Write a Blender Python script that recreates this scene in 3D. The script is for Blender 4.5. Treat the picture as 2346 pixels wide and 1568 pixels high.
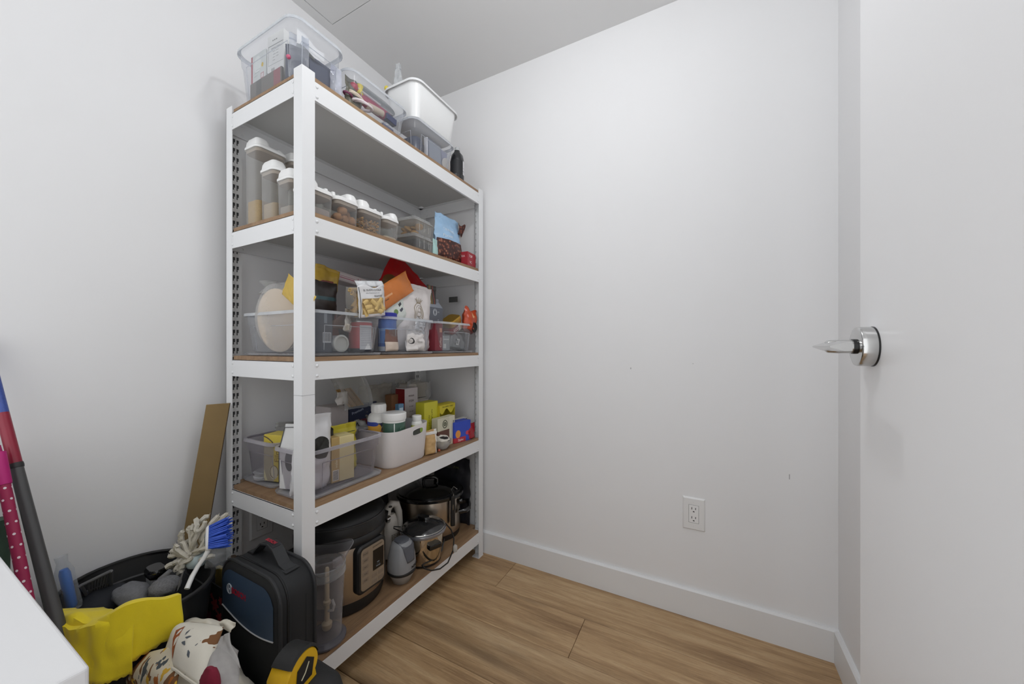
import bpy, bmesh, math, random
from mathutils import Vector, Matrix, noise
for o in list(bpy.data.objects): bpy.data.objects.remove(o, do_unlink=True)
S = bpy.context.scene
COL = S.collection
PI = math.pi
# ---------------------------------------------------------------- camera
CAM_H, F_PX, YAW, V0 = 1.05, 829.0, math.radians(27.98), 794.4
cd = bpy.data.cameras.new('camera'); cam = bpy.data.objects.new('camera', cd); COL.objects.link(cam)
cd.sensor_width = 36.0; cd.lens = 36.0*F_PX/2346.0; cd.shift_y = (V0-784.0)/2346.0; cd.clip_start = 0.02
cam.location = (0, 0, CAM_H); cam.rotation_euler = (PI/2, 0, YAW); S.camera = cam
# ---------------------------------------------------------------- world, lamp light, exposure
w = bpy.data.worlds.new('hallway_daylight'); S.world = w; w.use_nodes = True
w.node_tree.nodes['Background'].inputs[0].default_value = (0.97, 0.985, 1.0, 1)
w.node_tree.nodes['Background'].inputs[1].default_value = 1.65
la = bpy.data.lights.new('ceiling_lamp_light', 'POINT'); la.shadow_soft_size = 0.04; la.energy = 9.0
la.color = (0.97, 0.985, 1.0)
lo = bpy.data.objects.new('ceiling_lamp_light', la); COL.objects.link(lo); lo.location = (-0.34, 0.68, 2.27)
S.view_settings.view_transform = 'Standard'; S.view_settings.look = 'None'
S.view_settings.exposure = -0.05; S.view_settings.gamma = 1.0; S.view_settings.use_curve_mapping = False
try:
    S.cycles.transparent_max_bounces = 32; S.cycles.max_bounces = 12; S.cycles.diffuse_bounces = 6
except Exception: pass

# ---------------------------------------------------------------- helpers
def at(u, v, axis, val):
    """world point seen at photo pixel (u, v) on the plane axis = val"""
    xc = (u-1173)/F_PX; dz = -(v-V0)/F_PX; c, s = math.cos(YAW), math.sin(YAW)
    d = (xc*c-s, xc*s+c, dz)
    t = {'x': lambda: val/d[0], 'y': lambda: val/d[1], 'z': lambda: (val-CAM_H)/d[2]}[axis]()
    return Vector((d[0]*t, d[1]*t, CAM_H+d[2]*t))
def lin(h):
    if not isinstance(h, str): return tuple(h)[:3]
    h = h.lstrip('#'); v = [int(h[i:i+2], 16)/255 for i in (0, 2, 4)]
    return tuple(x/12.92 if x <= .04045 else ((x+.055)/1.055)**2.4 for x in v)
MC = {}
def _new(name):
    m = bpy.data.materials.new(name); m.use_nodes = True
    nt = m.node_tree; return m, nt, nt.nodes['Principled BSDF']
def _math(nt, op, a, b=None, c=None):
    n = nt.nodes.new('ShaderNodeMath'); n.operation = op
    for i, x in enumerate((a, b, c)):
        if x is None: continue
        if isinstance(x, (int, float)): n.inputs[i].default_value = x
        else: nt.links.new(x, n.inputs[i])
    return n.outputs[0]
def _mix(nt, fac, a, b):
    n = nt.nodes.new('ShaderNodeMix'); n.data_type = 'RGBA'
    for sock, x in ((n.inputs[0], fac), (n.inputs[6], a), (n.inputs[7], b)):
        if isinstance(x, (int, float)): sock.default_value = x
        elif isinstance(x, tuple): sock.default_value = (*x[:3], 1)
        else: nt.links.new(x, sock)
    return n.outputs[2]
def _noise(nt, scale, detail=4, vec=None, rough=.55):
    n = nt.nodes.new('ShaderNodeTexNoise'); n.inputs['Scale'].default_value = scale
    n.inputs['Detail'].default_value = detail; n.inputs['Roughness'].default_value = rough
    if vec is not None: nt.links.new(vec, n.inputs['Vector'])
    return n.outputs[0]
def _bump(nt, bs, h, strength, dist=.001):
    b = nt.nodes.new('ShaderNodeBump'); b.inputs['Strength'].default_value = strength; b.inputs['Distance'].default_value = dist
    nt.links.new(h, b.inputs['Height']); nt.links.new(b.outputs[0], bs.inputs['Normal'])
def mat(name, col, rough=.5, metal=0., bump=0., bscale=200., var=.05, vscale=30., spec=.5, coat=0., rects=(), sheen=0.):
    """plain procedural surface: colour with slight noise variation, printed shapes (rects) and fine relief.
    rects in object space: ('r', axis_a, axis_b, a0, a1, b0, b1, colour) / ('c', axis_a, axis_b, ca, cb, ra, rb, colour)"""
    key = name
    if key in MC: return MC[key]
    m, nt, bs = _new(name); col = lin(col)
    tc = nt.nodes.new('ShaderNodeTexCoord'); ob = tc.outputs['Object']
    nz = _noise(nt, vscale, 4, ob)
    dark = tuple(max(0, c*(1-var*2)) for c in col); light = tuple(min(1, c*(1+var)) for c in col)
    cur = _mix(nt, nz, dark, light)
    if rects:
        sp = nt.nodes.new('ShaderNodeSeparateXYZ'); nt.links.new(ob, sp.inputs[0])
        for R in rects:
            A, B = sp.outputs['xyz'.index(R[1])], sp.outputs['xyz'.index(R[2])]
            if R[0] == 'r':
                k = _math(nt, 'MULTIPLY', _math(nt, 'COMPARE', A, (R[3]+R[4])/2, abs(R[4]-R[3])/2), _math(nt, 'COMPARE', B, (R[5]+R[6])/2, abs(R[6]-R[5])/2))
            else:
                q = _math(nt, 'ADD', _math(nt, 'POWER', _math(nt, 'ABSOLUTE', _math(nt, 'DIVIDE', _math(nt, 'SUBTRACT', A, R[3]), R[5])), 2.), _math(nt, 'POWER', _math(nt, 'ABSOLUTE', _math(nt, 'DIVIDE', _math(nt, 'SUBTRACT', B, R[4]), R[6])), 2.))
                k = _math(nt, 'LESS_THAN', q, 1.)
            cur = _mix(nt, k, cur, lin(R[7]))
    nt.links.new(cur, bs.inputs['Base Color'])
    bs.inputs['Roughness'].default_value = rough; bs.inputs['Metallic'].default_value = metal
    bs.inputs['Specular IOR Level'].default_value = spec; bs.inputs['Coat Weight'].default_value = coat
    bs.inputs['Sheen Weight'].default_value = sheen
    if bump: _bump(nt, bs, _noise(nt, bscale, 5, ob), bump)
    MC[key] = m; return m
def clear(name, tint='#f4f5f7', milky=.10, edge=.45, rough=.12, sheet='#eef0f2'):
    """clear or milky sheet plastic / thin glass: see-through facing on, whiter and shinier edge on"""
    if name in MC: return MC[name]
    m, nt, bs = _new(name)
    bs.inputs['Base Color'].default_value = (*lin(sheet), 1); bs.inputs['Roughness'].default_value = rough
    tr = nt.nodes.new('ShaderNodeBsdfTransparent'); tr.inputs[0].default_value = (*lin(tint), 1)
    lw = nt.nodes.new('ShaderNodeLayerWeight'); lw.inputs['Blend'].default_value = .28
    f = _math(nt, 'ADD', _math(nt, 'MULTIPLY', lw.outputs['Facing'], edge), milky)
    tc = nt.nodes.new('ShaderNodeTexCoord'); nz = _noise(nt, 25., 3, tc.outputs['Object'])
    f = _math(nt, 'MULTIPLY', f, _math(nt, 'ADD', _math(nt, 'MULTIPLY', nz, .5), .75))
    mx = nt.nodes.new('ShaderNodeMixShader'); nt.links.new(f, mx.inputs[0])
    nt.links.new(tr.outputs[0], mx.inputs[1]); nt.links.new(bs.outputs[0], mx.inputs[2])
    nt.links.new(mx.outputs[0], nt.nodes['Material Output'].inputs[0])
    MC[name] = m; return m
def wood(name, c1, c2, c3, along='x', scale=1., rough=.5, per_object=False, knots=0.):
    if name in MC: return MC[name]
    m, nt, bs = _new(name)
    tc = nt.nodes.new('ShaderNodeTexCoord'); mp = nt.nodes.new('ShaderNodeMapping')
    nt.links.new(tc.outputs['Object'], mp.inputs[0])
    s = [14*scale]*3; s['xyz'.index(along)] = 1.1*scale; mp.inputs['Scale'].default_value = s
    vec = mp.outputs[0]
    if per_object:
        oi = nt.nodes.new('ShaderNodeObjectInfo'); va = nt.nodes.new('ShaderNodeVectorMath'); va.operation = 'ADD'
        cx = nt.nodes.new('ShaderNodeCombineXYZ')
        for i in range(3): nt.links.new(_math(nt, 'MULTIPLY', oi.outputs['Random'], 37.+i*11), cx.inputs[i])
        nt.links.new(vec, va.inputs[0]); nt.links.new(cx.outputs[0], va.inputs[1]); vec = va.outputs[0]
    wv = _noise(nt, 1.0, 3, vec)
    big = _noise(nt, 2.2, 8, vec, .62)
    fine = _noise(nt, 14., 6, vec, .7)
    r = nt.nodes.new('ShaderNodeValToRGB'); e = r.color_ramp.elements
    e[0].position = .32; e[0].color = (*lin(c1), 1); e[1].position = .70; e[1].color = (*lin(c3), 1)
    k = e.new(.5); k.color = (*lin(c2), 1)
    nt.links.new(_math(nt, 'ADD', _math(nt, 'MULTIPLY', big, .65), _math(nt, 'MULTIPLY', wv, .35)), r.inputs[0])
    cur = r.outputs[0]
    f = _math(nt, 'MULTIPLY', _math(nt, 'GREATER_THAN', fine, .56), .22)
    cur = _mix(nt, f, cur, lin(c1))
    mp3 = nt.nodes.new('ShaderNodeMapping'); nt.links.new(vec, mp3.inputs[0]); s3 = [5.]*3; s3['xyz'.index(along)] = 1.6; mp3.inputs['Scale'].default_value = s3
    st = _noise(nt, 3.0, 6, mp3.outputs[0], .75)
    cur = _mix(nt, _math(nt, 'MULTIPLY', _math(nt, 'GREATER_THAN', st, .58), .28), cur, tuple(min(1, c*1.25) for c in lin(c3)))
    cur = _mix(nt, _math(nt, 'MULTIPLY', _math(nt, 'LESS_THAN', st, .40), .30), cur, tuple(c*.6 for c in lin(c1)))
    if knots:
        mp2 = nt.nodes.new('ShaderNodeMapping'); nt.links.new(vec, mp2.inputs[0]); mp2.inputs['Scale'].default_value = (1., .45, 1.)
        kn = _noise(nt, .9, 2, mp2.outputs[0])
        kk = _math(nt, 'MULTIPLY', _math(nt, 'SMOOTH_MIN', 1., _math(nt, 'MAXIMUM', 0., _math(nt, 'MULTIPLY', _math(nt, 'SUBTRACT', kn, .60), 9.)), .05), knots)
        cur = _mix(nt, kk, cur, tuple(c*.33 for c in lin(c1)))
    if per_object:
        hs = nt.nodes.new('ShaderNodeHueSaturation'); nt.links.new(cur, hs.inputs['Color'])
        nt.links.new(_math(nt, 'ADD', _math(nt, 'MULTIPLY', oi.outputs['Random'], .22), .9), hs.inputs['Value'])
        cur = hs.outputs[0]
    nt.links.new(cur, bs.inputs['Base Color']); bs.inputs['Roughness'].default_value = rough
    _bump(nt, bs, fine, .15)
    MC[name] = m; return m

def link(o, parent=None):
    COL.objects.link(o)
    if parent: o.parent = parent
    return o
def tag(o, label=None, cat=None, group=None, kind=None):
    if label: o['label'] = label
    if cat: o['category'] = cat
    if group: o['group'] = group
    if kind: o['kind'] = kind
    return o
def thing(name, label, cat, loc=(0, 0, 0), rz=0., group=None, rx=0., ry=0.):
    o = bpy.data.objects.new(name, None); o.empty_display_size = .03; COL.objects.link(o)
    o.location = loc; o.rotation_euler = (rx, ry, rz)
    return tag(o, label, cat, group)
class Geo:
    """collects vertices and faces; build() makes ONE mesh object"""
    def __init__(s): s.v = []; s.f = []; s.mi = []
    def add(s, v, f, mi=0):
        b = len(s.v); s.v += [tuple(x) for x in v]; s.f += [tuple(b+i for i in q) for q in f]; s.mi += [mi]*len(f); return s
    def box(s, x0, x1, y0, y1, z0, z1, mi=0):
        v = [(x, y, z) for z in (z0, z1) for y in (y0, y1) for x in (x0, x1)]
        return s.add(v, [(0, 2, 3, 1), (4, 5, 7, 6), (0, 1, 5, 4), (2, 6, 7, 3), (0, 4, 6, 2), (1, 3, 7, 5)], mi)
    def loft(s, rings, cap0=True, cap1=True, mi=0, closed=True):
        n = len(rings[0]); v = [p for r in rings for p in r]; f = []
        for i in range(len(rings)-1):
            for j in range(n if closed else n-1):
                k = (j+1) % n; f.append((i*n+j, i*n+k, (i+1)*n+k, (i+1)*n+j))
        if cap0: f.append(tuple(range(n-1, -1, -1)))
        if cap1: f.append(tuple((len(rings)-1)*n+j for j in range(n)))
        return s.add(v, f, mi)
    def lathe(s, prof, n=32, c=(0, 0, 0), mi=0, cap0=True, cap1=True, sx=1., sy=1.):
        return s.loft([[(c[0]+sx*r*math.cos(2*PI*j/n), c[1]+sy*r*math.sin(2*PI*j/n), c[2]+z) for j in range(n)] for r, z in prof], cap0, cap1, mi)
    def tube(s, pts, r, n=10, mi=0):
        pts = [Vector(p) for p in pts]; rs = r if isinstance(r, (list, tuple)) else [r]*len(pts)
        t0 = (pts[1]-pts[0]).normalized(); up = Vector((0, 0, 1)) if abs(t0.z) < .9 else Vector((1, 0, 0))
        u = t0.cross(up).normalized(); rings = []
        for i, p in enumerate(pts):
            a = pts[max(0, i-1)]; b = pts[min(len(pts)-1, i+1)]; t = (b-a).normalized()
            u = (u-t*u.dot(t)).normalized(); w_ = t.cross(u)
            rings.append([p+(u*math.cos(2*PI*j/n)+w_*math.sin(2*PI*j/n))*rs[i] for j in range(n)])
        return s.loft(rings, True, True, mi)
    def grid(s, P, nu, nv, mi=0, flip=False):
        v = [P(i/nu, j/nv) for j in range(nv+1) for i in range(nu+1)]; f = []
        for j in range(nv):
            for i in range(nu):
                q = (j*(nu+1)+i, j*(nu+1)+i+1, (j+1)*(nu+1)+i+1, (j+1)*(nu+1)+i); f.append(q[::-1] if flip else q)
        return s.add(v, f, mi)
    def build(s, name, mats, parent=None, smooth=False, bevel=0., seg=2, solid=0., sub=0, loc=None, rot=None, angle=40):
        me = bpy.data.meshes.new(name); me.from_pydata(s.v, [], s.f)
        mats = mats if isinstance(mats, (list, tuple)) else [mats]
        for m in mats: me.materials.append(m)
        if len(mats) > 1: me.polygons.foreach_set('material_index', s.mi)
        bm = bmesh.new(); bm.from_mesh(me)
        bmesh.ops.recalc_face_normals(bm, faces=bm.faces)
        if bevel:
            ed = [e for e in bm.edges if len(e.link_faces) == 2 and e.calc_face_angle(0) > .5]
            bmesh.ops.bevel(bm, geom=ed, offset=bevel, segments=seg, profile=.5, affect='EDGES', clamp_overlap=True)
        if smooth:
            for fc in bm.faces: fc.smooth = True
            for e in bm.edges:
                if len(e.link_faces) == 2 and e.calc_face_angle(0) > math.radians(angle): e.smooth = False
        bm.to_mesh(me); bm.free()
        o = bpy.data.objects.new(name, me); link(o, parent)
        if loc is not None: o.location = loc
        if rot is not None: o.rotation_euler = rot
        if solid:
            md = o.modifiers.new('thickness', 'SOLIDIFY'); md.thickness = solid; md.offset = 0
        if sub:
            md = o.modifiers.new('smooth', 'SUBSURF'); md.levels = sub; md.render_levels = sub
        return o
def rr(w, d, r, z, n=6, cx=0., cy=0.):
    """rounded rectangle ring, w along x, d along y"""
    r = min(r, w/2-1e-4, d/2-1e-4); out = []
    for k, (sx, sy) in enumerate(((1, 1), (-1, 1), (-1, -1), (1, -1))):
        for i in range(n+1):
            a = PI/2*(k+i/n); out.append((cx+sx*(w/2-r)+r*math.cos(a), cy+sy*(d/2-r)+r*math.sin(a), z))
    return out
FONT = None
def lettering(parent, body, size, loc, rot, m, name='lettering', ex=.0002, warp=None, align='CENTER', sx=1., bold=0.):
    """printed words as a thin mesh; local text plane x right, z up after rot (default rot stands the text up facing -y)"""
    cu = bpy.data.curves.new(name, 'FONT'); cu.body = body; cu.size = size; cu.align_x = align; cu.align_y = 'CENTER'
    cu.resolution_u = 3; cu.extrude = ex; cu.offset = bold
    t = bpy.data.objects.new('tmp', cu); COL.objects.link(t)
    dg = bpy.context.evaluated_depsgraph_get(); dg.update()
    me = bpy.data.meshes.new_from_object(t.evaluated_get(dg)); bpy.data.objects.remove(t, do_unlink=True); bpy.data.curves.remove(cu)
    me.materials.clear(); me.materials.append(m)
    if warp:
        for v in me.vertices: v.co = warp(v.co.x*sx, v.co.y, v.co.z)
        rot = None; loc = None
    elif sx != 1.:
        for v in me.vertices: v.co.x *= sx
    o = bpy.data.objects.new(name, me); link(o, parent)
    if loc is not None: o.location = loc; o.rotation_euler = rot
    return o
UP = (PI/2, 0, 0)           # text stands up and faces -y
def carton(name, label, cat, w, d, h, loc, rz, m, group=None, rx=0., ry=0., bevel=.0012, prints=(), parts=True, lid=True, lidm=None):
    """folded cardboard box: body, top flaps with seam, printed words on its front (-y) face"""
    t = thing(name, label, cat, loc, rz, group, rx, ry)
    Geo().box(-w/2, w/2, -d/2, d/2, 0, h).build('body', m, t, bevel=bevel)
    if lid:
        g = Geo(); g.box(-w/2+.001, w/2-.001, -d/2+.001, -.0008, h, h+.0012); g.box(-w/2+.001, w/2-.001, .0008, d/2-.001, h, h+.0012)
        g.build('flap', lidm or m, t)
    for p in prints:
        body, size, x, z, c = p[:5]
        face = p[5] if len(p) > 5 else 'front'
        if face == 'front': lettering(t, body, size, (x, -d/2-.0003, z), UP, mat('ink_'+c, c, .5))
        elif face == 'left': lettering(t, body, size, (-w/2-.0003, x, z), (PI/2, 0, -PI/2), mat('ink_'+c, c, .5))
        elif face == 'right': lettering(t, body, size, (w/2+.0003, x, z), (PI/2, 0, PI/2), mat('ink_'+c, c, .5))
        elif face == 'spine': lettering(t, body, size, (x, -d/2-.0003, z), (PI/2, -PI/2, 0), mat('ink_'+c, c, .5))
    return t
def pouch_surf(w, h, T, belly=.42, seed=0, crumple=.004, neck=1.0, lean=0.):
    def half(x, z):
        u = max(-1., min(1., 2*x/w)); v = max(0., min(1., z/h))
        prof = max(0., min(1., v/.10))**.5*(1.-max(0., (v-belly)/(1-belly))**1.6)
        return T/2*max(0., 1-abs(u)**2.6)**.6*prof
    def off(x, z):
        return crumple*noise.noise(Vector((x*28+seed*7.3, z*28, seed*3.1)))+crumple*.6*noise.noise(Vector((x*70, z*70+seed, seed)))+lean*z*z/h
    return half, off
def pouch(name, label, cat, w, h, T, loc, rz, m, group=None, rx=0., ry=0., seed=0, crumple=.004, belly=.42, top=1., lean=0., seal=.02, sealm=None, words=(), bottom=1., nx=18, nz=24, parts=()):
    """filled film bag: swollen body between a bottom gusset and a flat crimped seal on top"""
    t = thing(name, label, cat, loc, rz, group, rx, ry)
    half, off = pouch_surf(w, h, T, belly, seed, crumple, 1., lean)
    def ws(v): return (bottom+(1-bottom)*min(1, v*3))*(1+(top-1)*v)
    def P(side):
        def f(u, v):
            x = (u-.5)*w; z = v*h; k = half(x, z)
            return (x*ws(v), side*k+off(x, z), z+(.006*noise.noise(Vector((x*30, seed, 2.)))*v))
        return f
    g = Geo(); g.grid(P(-1), nx, nz); g.grid(P(1), nx, nz, flip=True)
    o = g.build('film', m, t, smooth=True, angle=70)
    if seal:
        s = Geo(); q = P(-1)
        def SP(u, v):
            p = q(u, 1.); return (p[0]*(1+.01*math.sin(v*9)), p[1]+.0012*math.sin(v*PI*5), p[2]+(v-.25)*seal)
        s.grid(SP, nx, 5); s.build('crimped_seal', sealm or m, t, smooth=True, solid=.0008)
    def warp_at(cx, cz, ang=0.):
        ca, sa = math.cos(ang), math.sin(ang)
        def wf(a, b, c):
            x = cx+a*ca-b*sa; z = cz+a*sa+b*ca
            return (x*ws(z/h), -half(x, z)+off(x, z)-.0009-c, z)
        return wf
    for wd in words:
        body, size, x, z, c = wd[:5]; ang = wd[5] if len(wd) > 5 else 0.
        lettering(t, body, size, None, None, mat('ink_'+c, c, .5), warp=warp_at(x, z, ang))
    return t
def patch(parent, name, surfw, x0, x1, z0, z1, m, n=8, fn=None):
    """printed panel following a curved front"""
    g = Geo(); g.grid(lambda u, v: surfw(x0+(x1-x0)*u, z0+(z1-z0)*v, 0.), n, n); return g.build(name, m, parent, smooth=True)
# ---------------------------------------------------------------- setting
XL, XR, YF, ZC, YB = -1.443, .394, 1.573, 2.422, -.55
wall_m = mat('white_wall_paint', '#e6e6e7', .85, bump=.06, bscale=350, var=.012, vscale=3)
ceil_m = mat('flat_ceiling_paint', '#dedede', .95, bump=.08, bscale=300, var=.012, vscale=3)
trim_m = mat('satin_trim_paint', '#e2e3e4', .45, var=.01, vscale=5)
def struct(o): o['kind'] = 'structure'; return o
def slab(name, x0, x1, y0, y1, z0, z1, m, bevel=0.):
    return struct(Geo().box(x0, x1, y0, y1, z0, z1).build(name, m, bevel=bevel))
slab('wall_left', XL-.1, XL, YB, YF+.1, 0, ZC, wall_m)
slab('wall_far', XL, XR, YF, YF+.1, 0, ZC, mat('far_wall_paint', '#e6e6e7', .85, bump=.06, bscale=350, var=.012, vscale=3, rects=[
    ('r', 'x', 'z', -.274, -.270, .955, .962, '#a9a9aa'), ('r', 'x', 'z', .262, .2645, .585, .603, '#a3a3a4'),
    ('r', 'x', 'z', -.041, -.036, .982, .984, '#b5b5b6')]))
slab('wall_right', XR, XR+.1, YB, YF+.1, 0, ZC, wall_m)
# ceiling with a flush access hatch in its near left corner
HX0, HX1, HY0, HY1 = -1.40, -.83, .44, 1.004
g = Geo()
for b in ((XL, HX0, YB, YF), (HX1, XR, YB, YF), (HX0, HX1, YB, HY0), (HX0, HX1, HY1, YF)): g.box(*b, ZC, ZC+.08)
struct(g.build('ceiling', ceil_m))
o = struct(Geo().box(HX0+.003, HX1-.003, HY0+.003, HY1-.003, ZC+.0005, ZC+.02).build('ceiling_hatch', ceil_m))
struct(Geo().box(HX0-.02, HX1+.02, HY0-.02, HY1+.02, ZC+.081, ZC+.09).build('hatch_gap_shade', mat('hatch_shade_grey', '#3a3a3a', .9)))  # dark sheet that colours the hatch gap as if in shade
# floor: wide oak-look planks running along the far wall
fl = struct(Geo().box(XL, XR, YB, YF, -.05, -.0045).build('floor', mat('subfloor_seam', '#3b2a1a', .9)))
pm = wood('oak_plank', '#7d5f40', '#ab8c66', '#c6aa84', 'x', 1.0, .42, per_object=True, knots=.75)
PW = .1965; PL = 1.22; pmesh = {}
ends = [-.806, -.405, -1.05, -.08, -.72, -.25, -.95, -.5, -.15, -.85, -.4, -1.1, -.6]
y1 = 1.5605; r = 0
while y1 > YB:
    y0 = max(YB, y1-PW); e = ends[r % len(ends)]; xs = [XL]
    k = e
    while k-PL > XL: k -= PL
    while k < XR:
        if k > XL+.02: xs.append(k)
        k += PL
    xs.append(XR)
    for a, b in zip(xs[:-1], xs[1:]):
        key = (round(b-a, 4), round(y1-y0, 4), r == 0)
        yt = y1 if r else YF
        if key not in pmesh:
            o = Geo().box(0, b-a-.0014, 0, yt-y0-.0014, -.005, 0).build('plank', pm, fl, bevel=.0012, seg=1); pmesh[key] = o.data
        else:
            o = bpy.data.objects.new('plank', pmesh[key]); link(o, fl)
        o.location = (a, y0, 0)
    y1 = y0; r += 1
# baseboards with an eased bright top edge
def baseboard(name, pts0, pts1, nrm):
    pass
BH, BT = .109, .014
def bb(name, axis, a0, a1, wall, s):
    prof = [(0, 0), (s*BT, 0), (s*BT, BH-.006), (s*(BT-.006), BH), (0, BH)]
    rings = []
    for a in (a0, a1): rings.append([((wall+p, a, z) if axis == 'y' else (a, wall+p, z)) for p, z in prof])
    return struct(Geo().loft(rings).build(name, trim_m))
bb('baseboard_far', 'x', XL, XR, YF, -1)
bb('baseboard_right', 'y', YB, YF-BT, XR, -1)
bb('baseboard_left', 'y', YB, YF-BT, XL, 1)
# ---------------------------------------------------------------- door leaf standing open along the right wall
DX = .245
dm = mat('white_door_paint', '#f0f0f1', .38, var=.008, vscale=4)
dr = struct(Geo().box(DX, DX+.042, .02, .860, .012, 2.06).build('door_1', dm, bevel=.0015))
chrome = mat('brushed_chrome', '#c9c9c8', .16, 1., var=.02)
hd = thing('lever_handle', 'polished chrome lever handle on a round rose on the white door', 'door handle', (DX, .805, CAM_H), 0)
steel_dark = mat('dark_joint', '#3a3a3a', .3, .8)
def xcyl(prof, n=48):      # lathe about -x axis: (radius, distance from the door)
    return [[(-d, r_*math.cos(2*PI*j/n), r_*math.sin(2*PI*j/n)) for j in range(n)] for r_, d in prof]
Geo().loft(xcyl([(.033, 0), (.033, .0015), (.0325, .002)])).build('gasket', steel_dark, hd, smooth=True)
Geo().loft(xcyl([(.032, .0015), (.0325, .004), (.0325, .0195), (.0318, .021), (.030, .0215)])).build('rose', chrome, hd, smooth=True, angle=50)
Geo().loft(xcyl([(.0125, .0205), (.0125, .026)])).build('collar', steel_dark, hd, smooth=True)
Geo().loft(xcyl([(.0110, .022), (.0115, .045), (.0108, .058), (.008, .061)])).build('neck', chrome, hd, smooth=True)
# blade lever: wedge section (thin outer edge), sweeping back towards the hinge side
sec = [(-.050, .0070), (-.056, .0078), (-.061, .0066), (-.0750, .0012), (-.0755, 0), (-.0750, -.0016), (-.061, -.0072), (-.056, -.0080), (-.050, -.0074)]
rings = []
for k in range(9):
    t = k/8; y = .012-t*.118; sc = 1-.15*t; dx = -.004*t
    rings.append([(x*(1 if x < -.05 else 1)+dx if True else 0, y, z*sc) for x, z in sec])
Geo().loft(rings).build('lever', chrome, hd, smooth=True, angle=35)
# ---------------------------------------------------------------- outlets
plate_m = mat('white_outlet_plastic', '#e3e3e3', .35, var=.01); slot_m = mat('outlet_slot_black', '#151515', .6)
def outlet(label, loc, rz):
    t = thing('wall_outlet', label, 'outlet', loc, rz)
    W2, H2 = .0395, .0625
    Geo().loft([rr(W2*2, H2*2, .003, 0), rr(W2*2, H2*2, .003, .002), rr(W2*2-.009, H2*2-.009, .003, .0062)]).build('face_plate', plate_m, t, rot=(PI/2, 0, 0), smooth=True, angle=20)
    rec = Geo().box(-.0168, .0168, -.0072, -.0040, -.0335, .0335).build('receptacle', mat('receptacle_white', '#e8e8e8', .3, var=.01), t, bevel=.0008)
    Geo().box(-.0180, .0180, -.0063, -.0040, -.0347, .0347).build('recess_line', mat('recess_grey', '#8d8d8d', .6), t)
    for cz in (.0185, -.0165):
        for x, hh in ((-.0065, .0045), (.0065, .0037)):
            Geo().box(x-.0012, x+.0012, -.0074, -.006, cz+.003-hh, cz+.003+hh).build('slot', slot_m, rec)
        Geo().loft([[(.0032*math.cos(a), y, cz-.0095+.003*max(-.4, math.sin(a))) for a in [2*PI*j/12 for j in range(12)]] for y in (-.0074, -.006)]).build('ground_hole', slot_m, rec)
    for z in (.0475, -.0475):
        Geo().lathe([(.0026, 0), (.0026, .0006), (.0018, .001)], 12).build('screw', plate_m, t, loc=(0, -.0061, z), rot=(PI/2, 0, 0))
    return t
outlet('white duplex outlet low on the bare far wall', (-.036, YF, .401), 0)
outlet('shaded white outlet on the wall behind the bottom of the rack', (XL, .745, .412), PI/2)
# ---------------------------------------------------------------- ceiling lamp (above the frame)
t = thing('ceiling_lamp', 'round flush ceiling lamp above the middle of the closet', 'lamp', (-.34, .68, ZC))
Geo().lathe([(.075, 0), (.075, -.018), (.05, -.024)], 40).build('canopy', trim_m, t, smooth=True)
Geo().lathe([(.018, -.02), (.018, -.055)], 20).build('bulb_holder', trim_m, t, smooth=True)
# ---------------------------------------------------------------- white appliance in the near left corner
t = thing('white_appliance', 'plain glossy white flat-topped appliance in the bottom left corner', 'appliance', (-.357, .080, 0))
am = mat('white_enamel', '#d6d6d7', .30, var=.008, vscale=4)
Geo().box(-1.075, -.002, -.62, -.002, 0, .80).build('body', am, t, bevel=.004)
Geo().box(-1.078, 0, -.625, 0, .803, .84).build('lid', am, t, bevel=.0022, seg=3)
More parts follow.
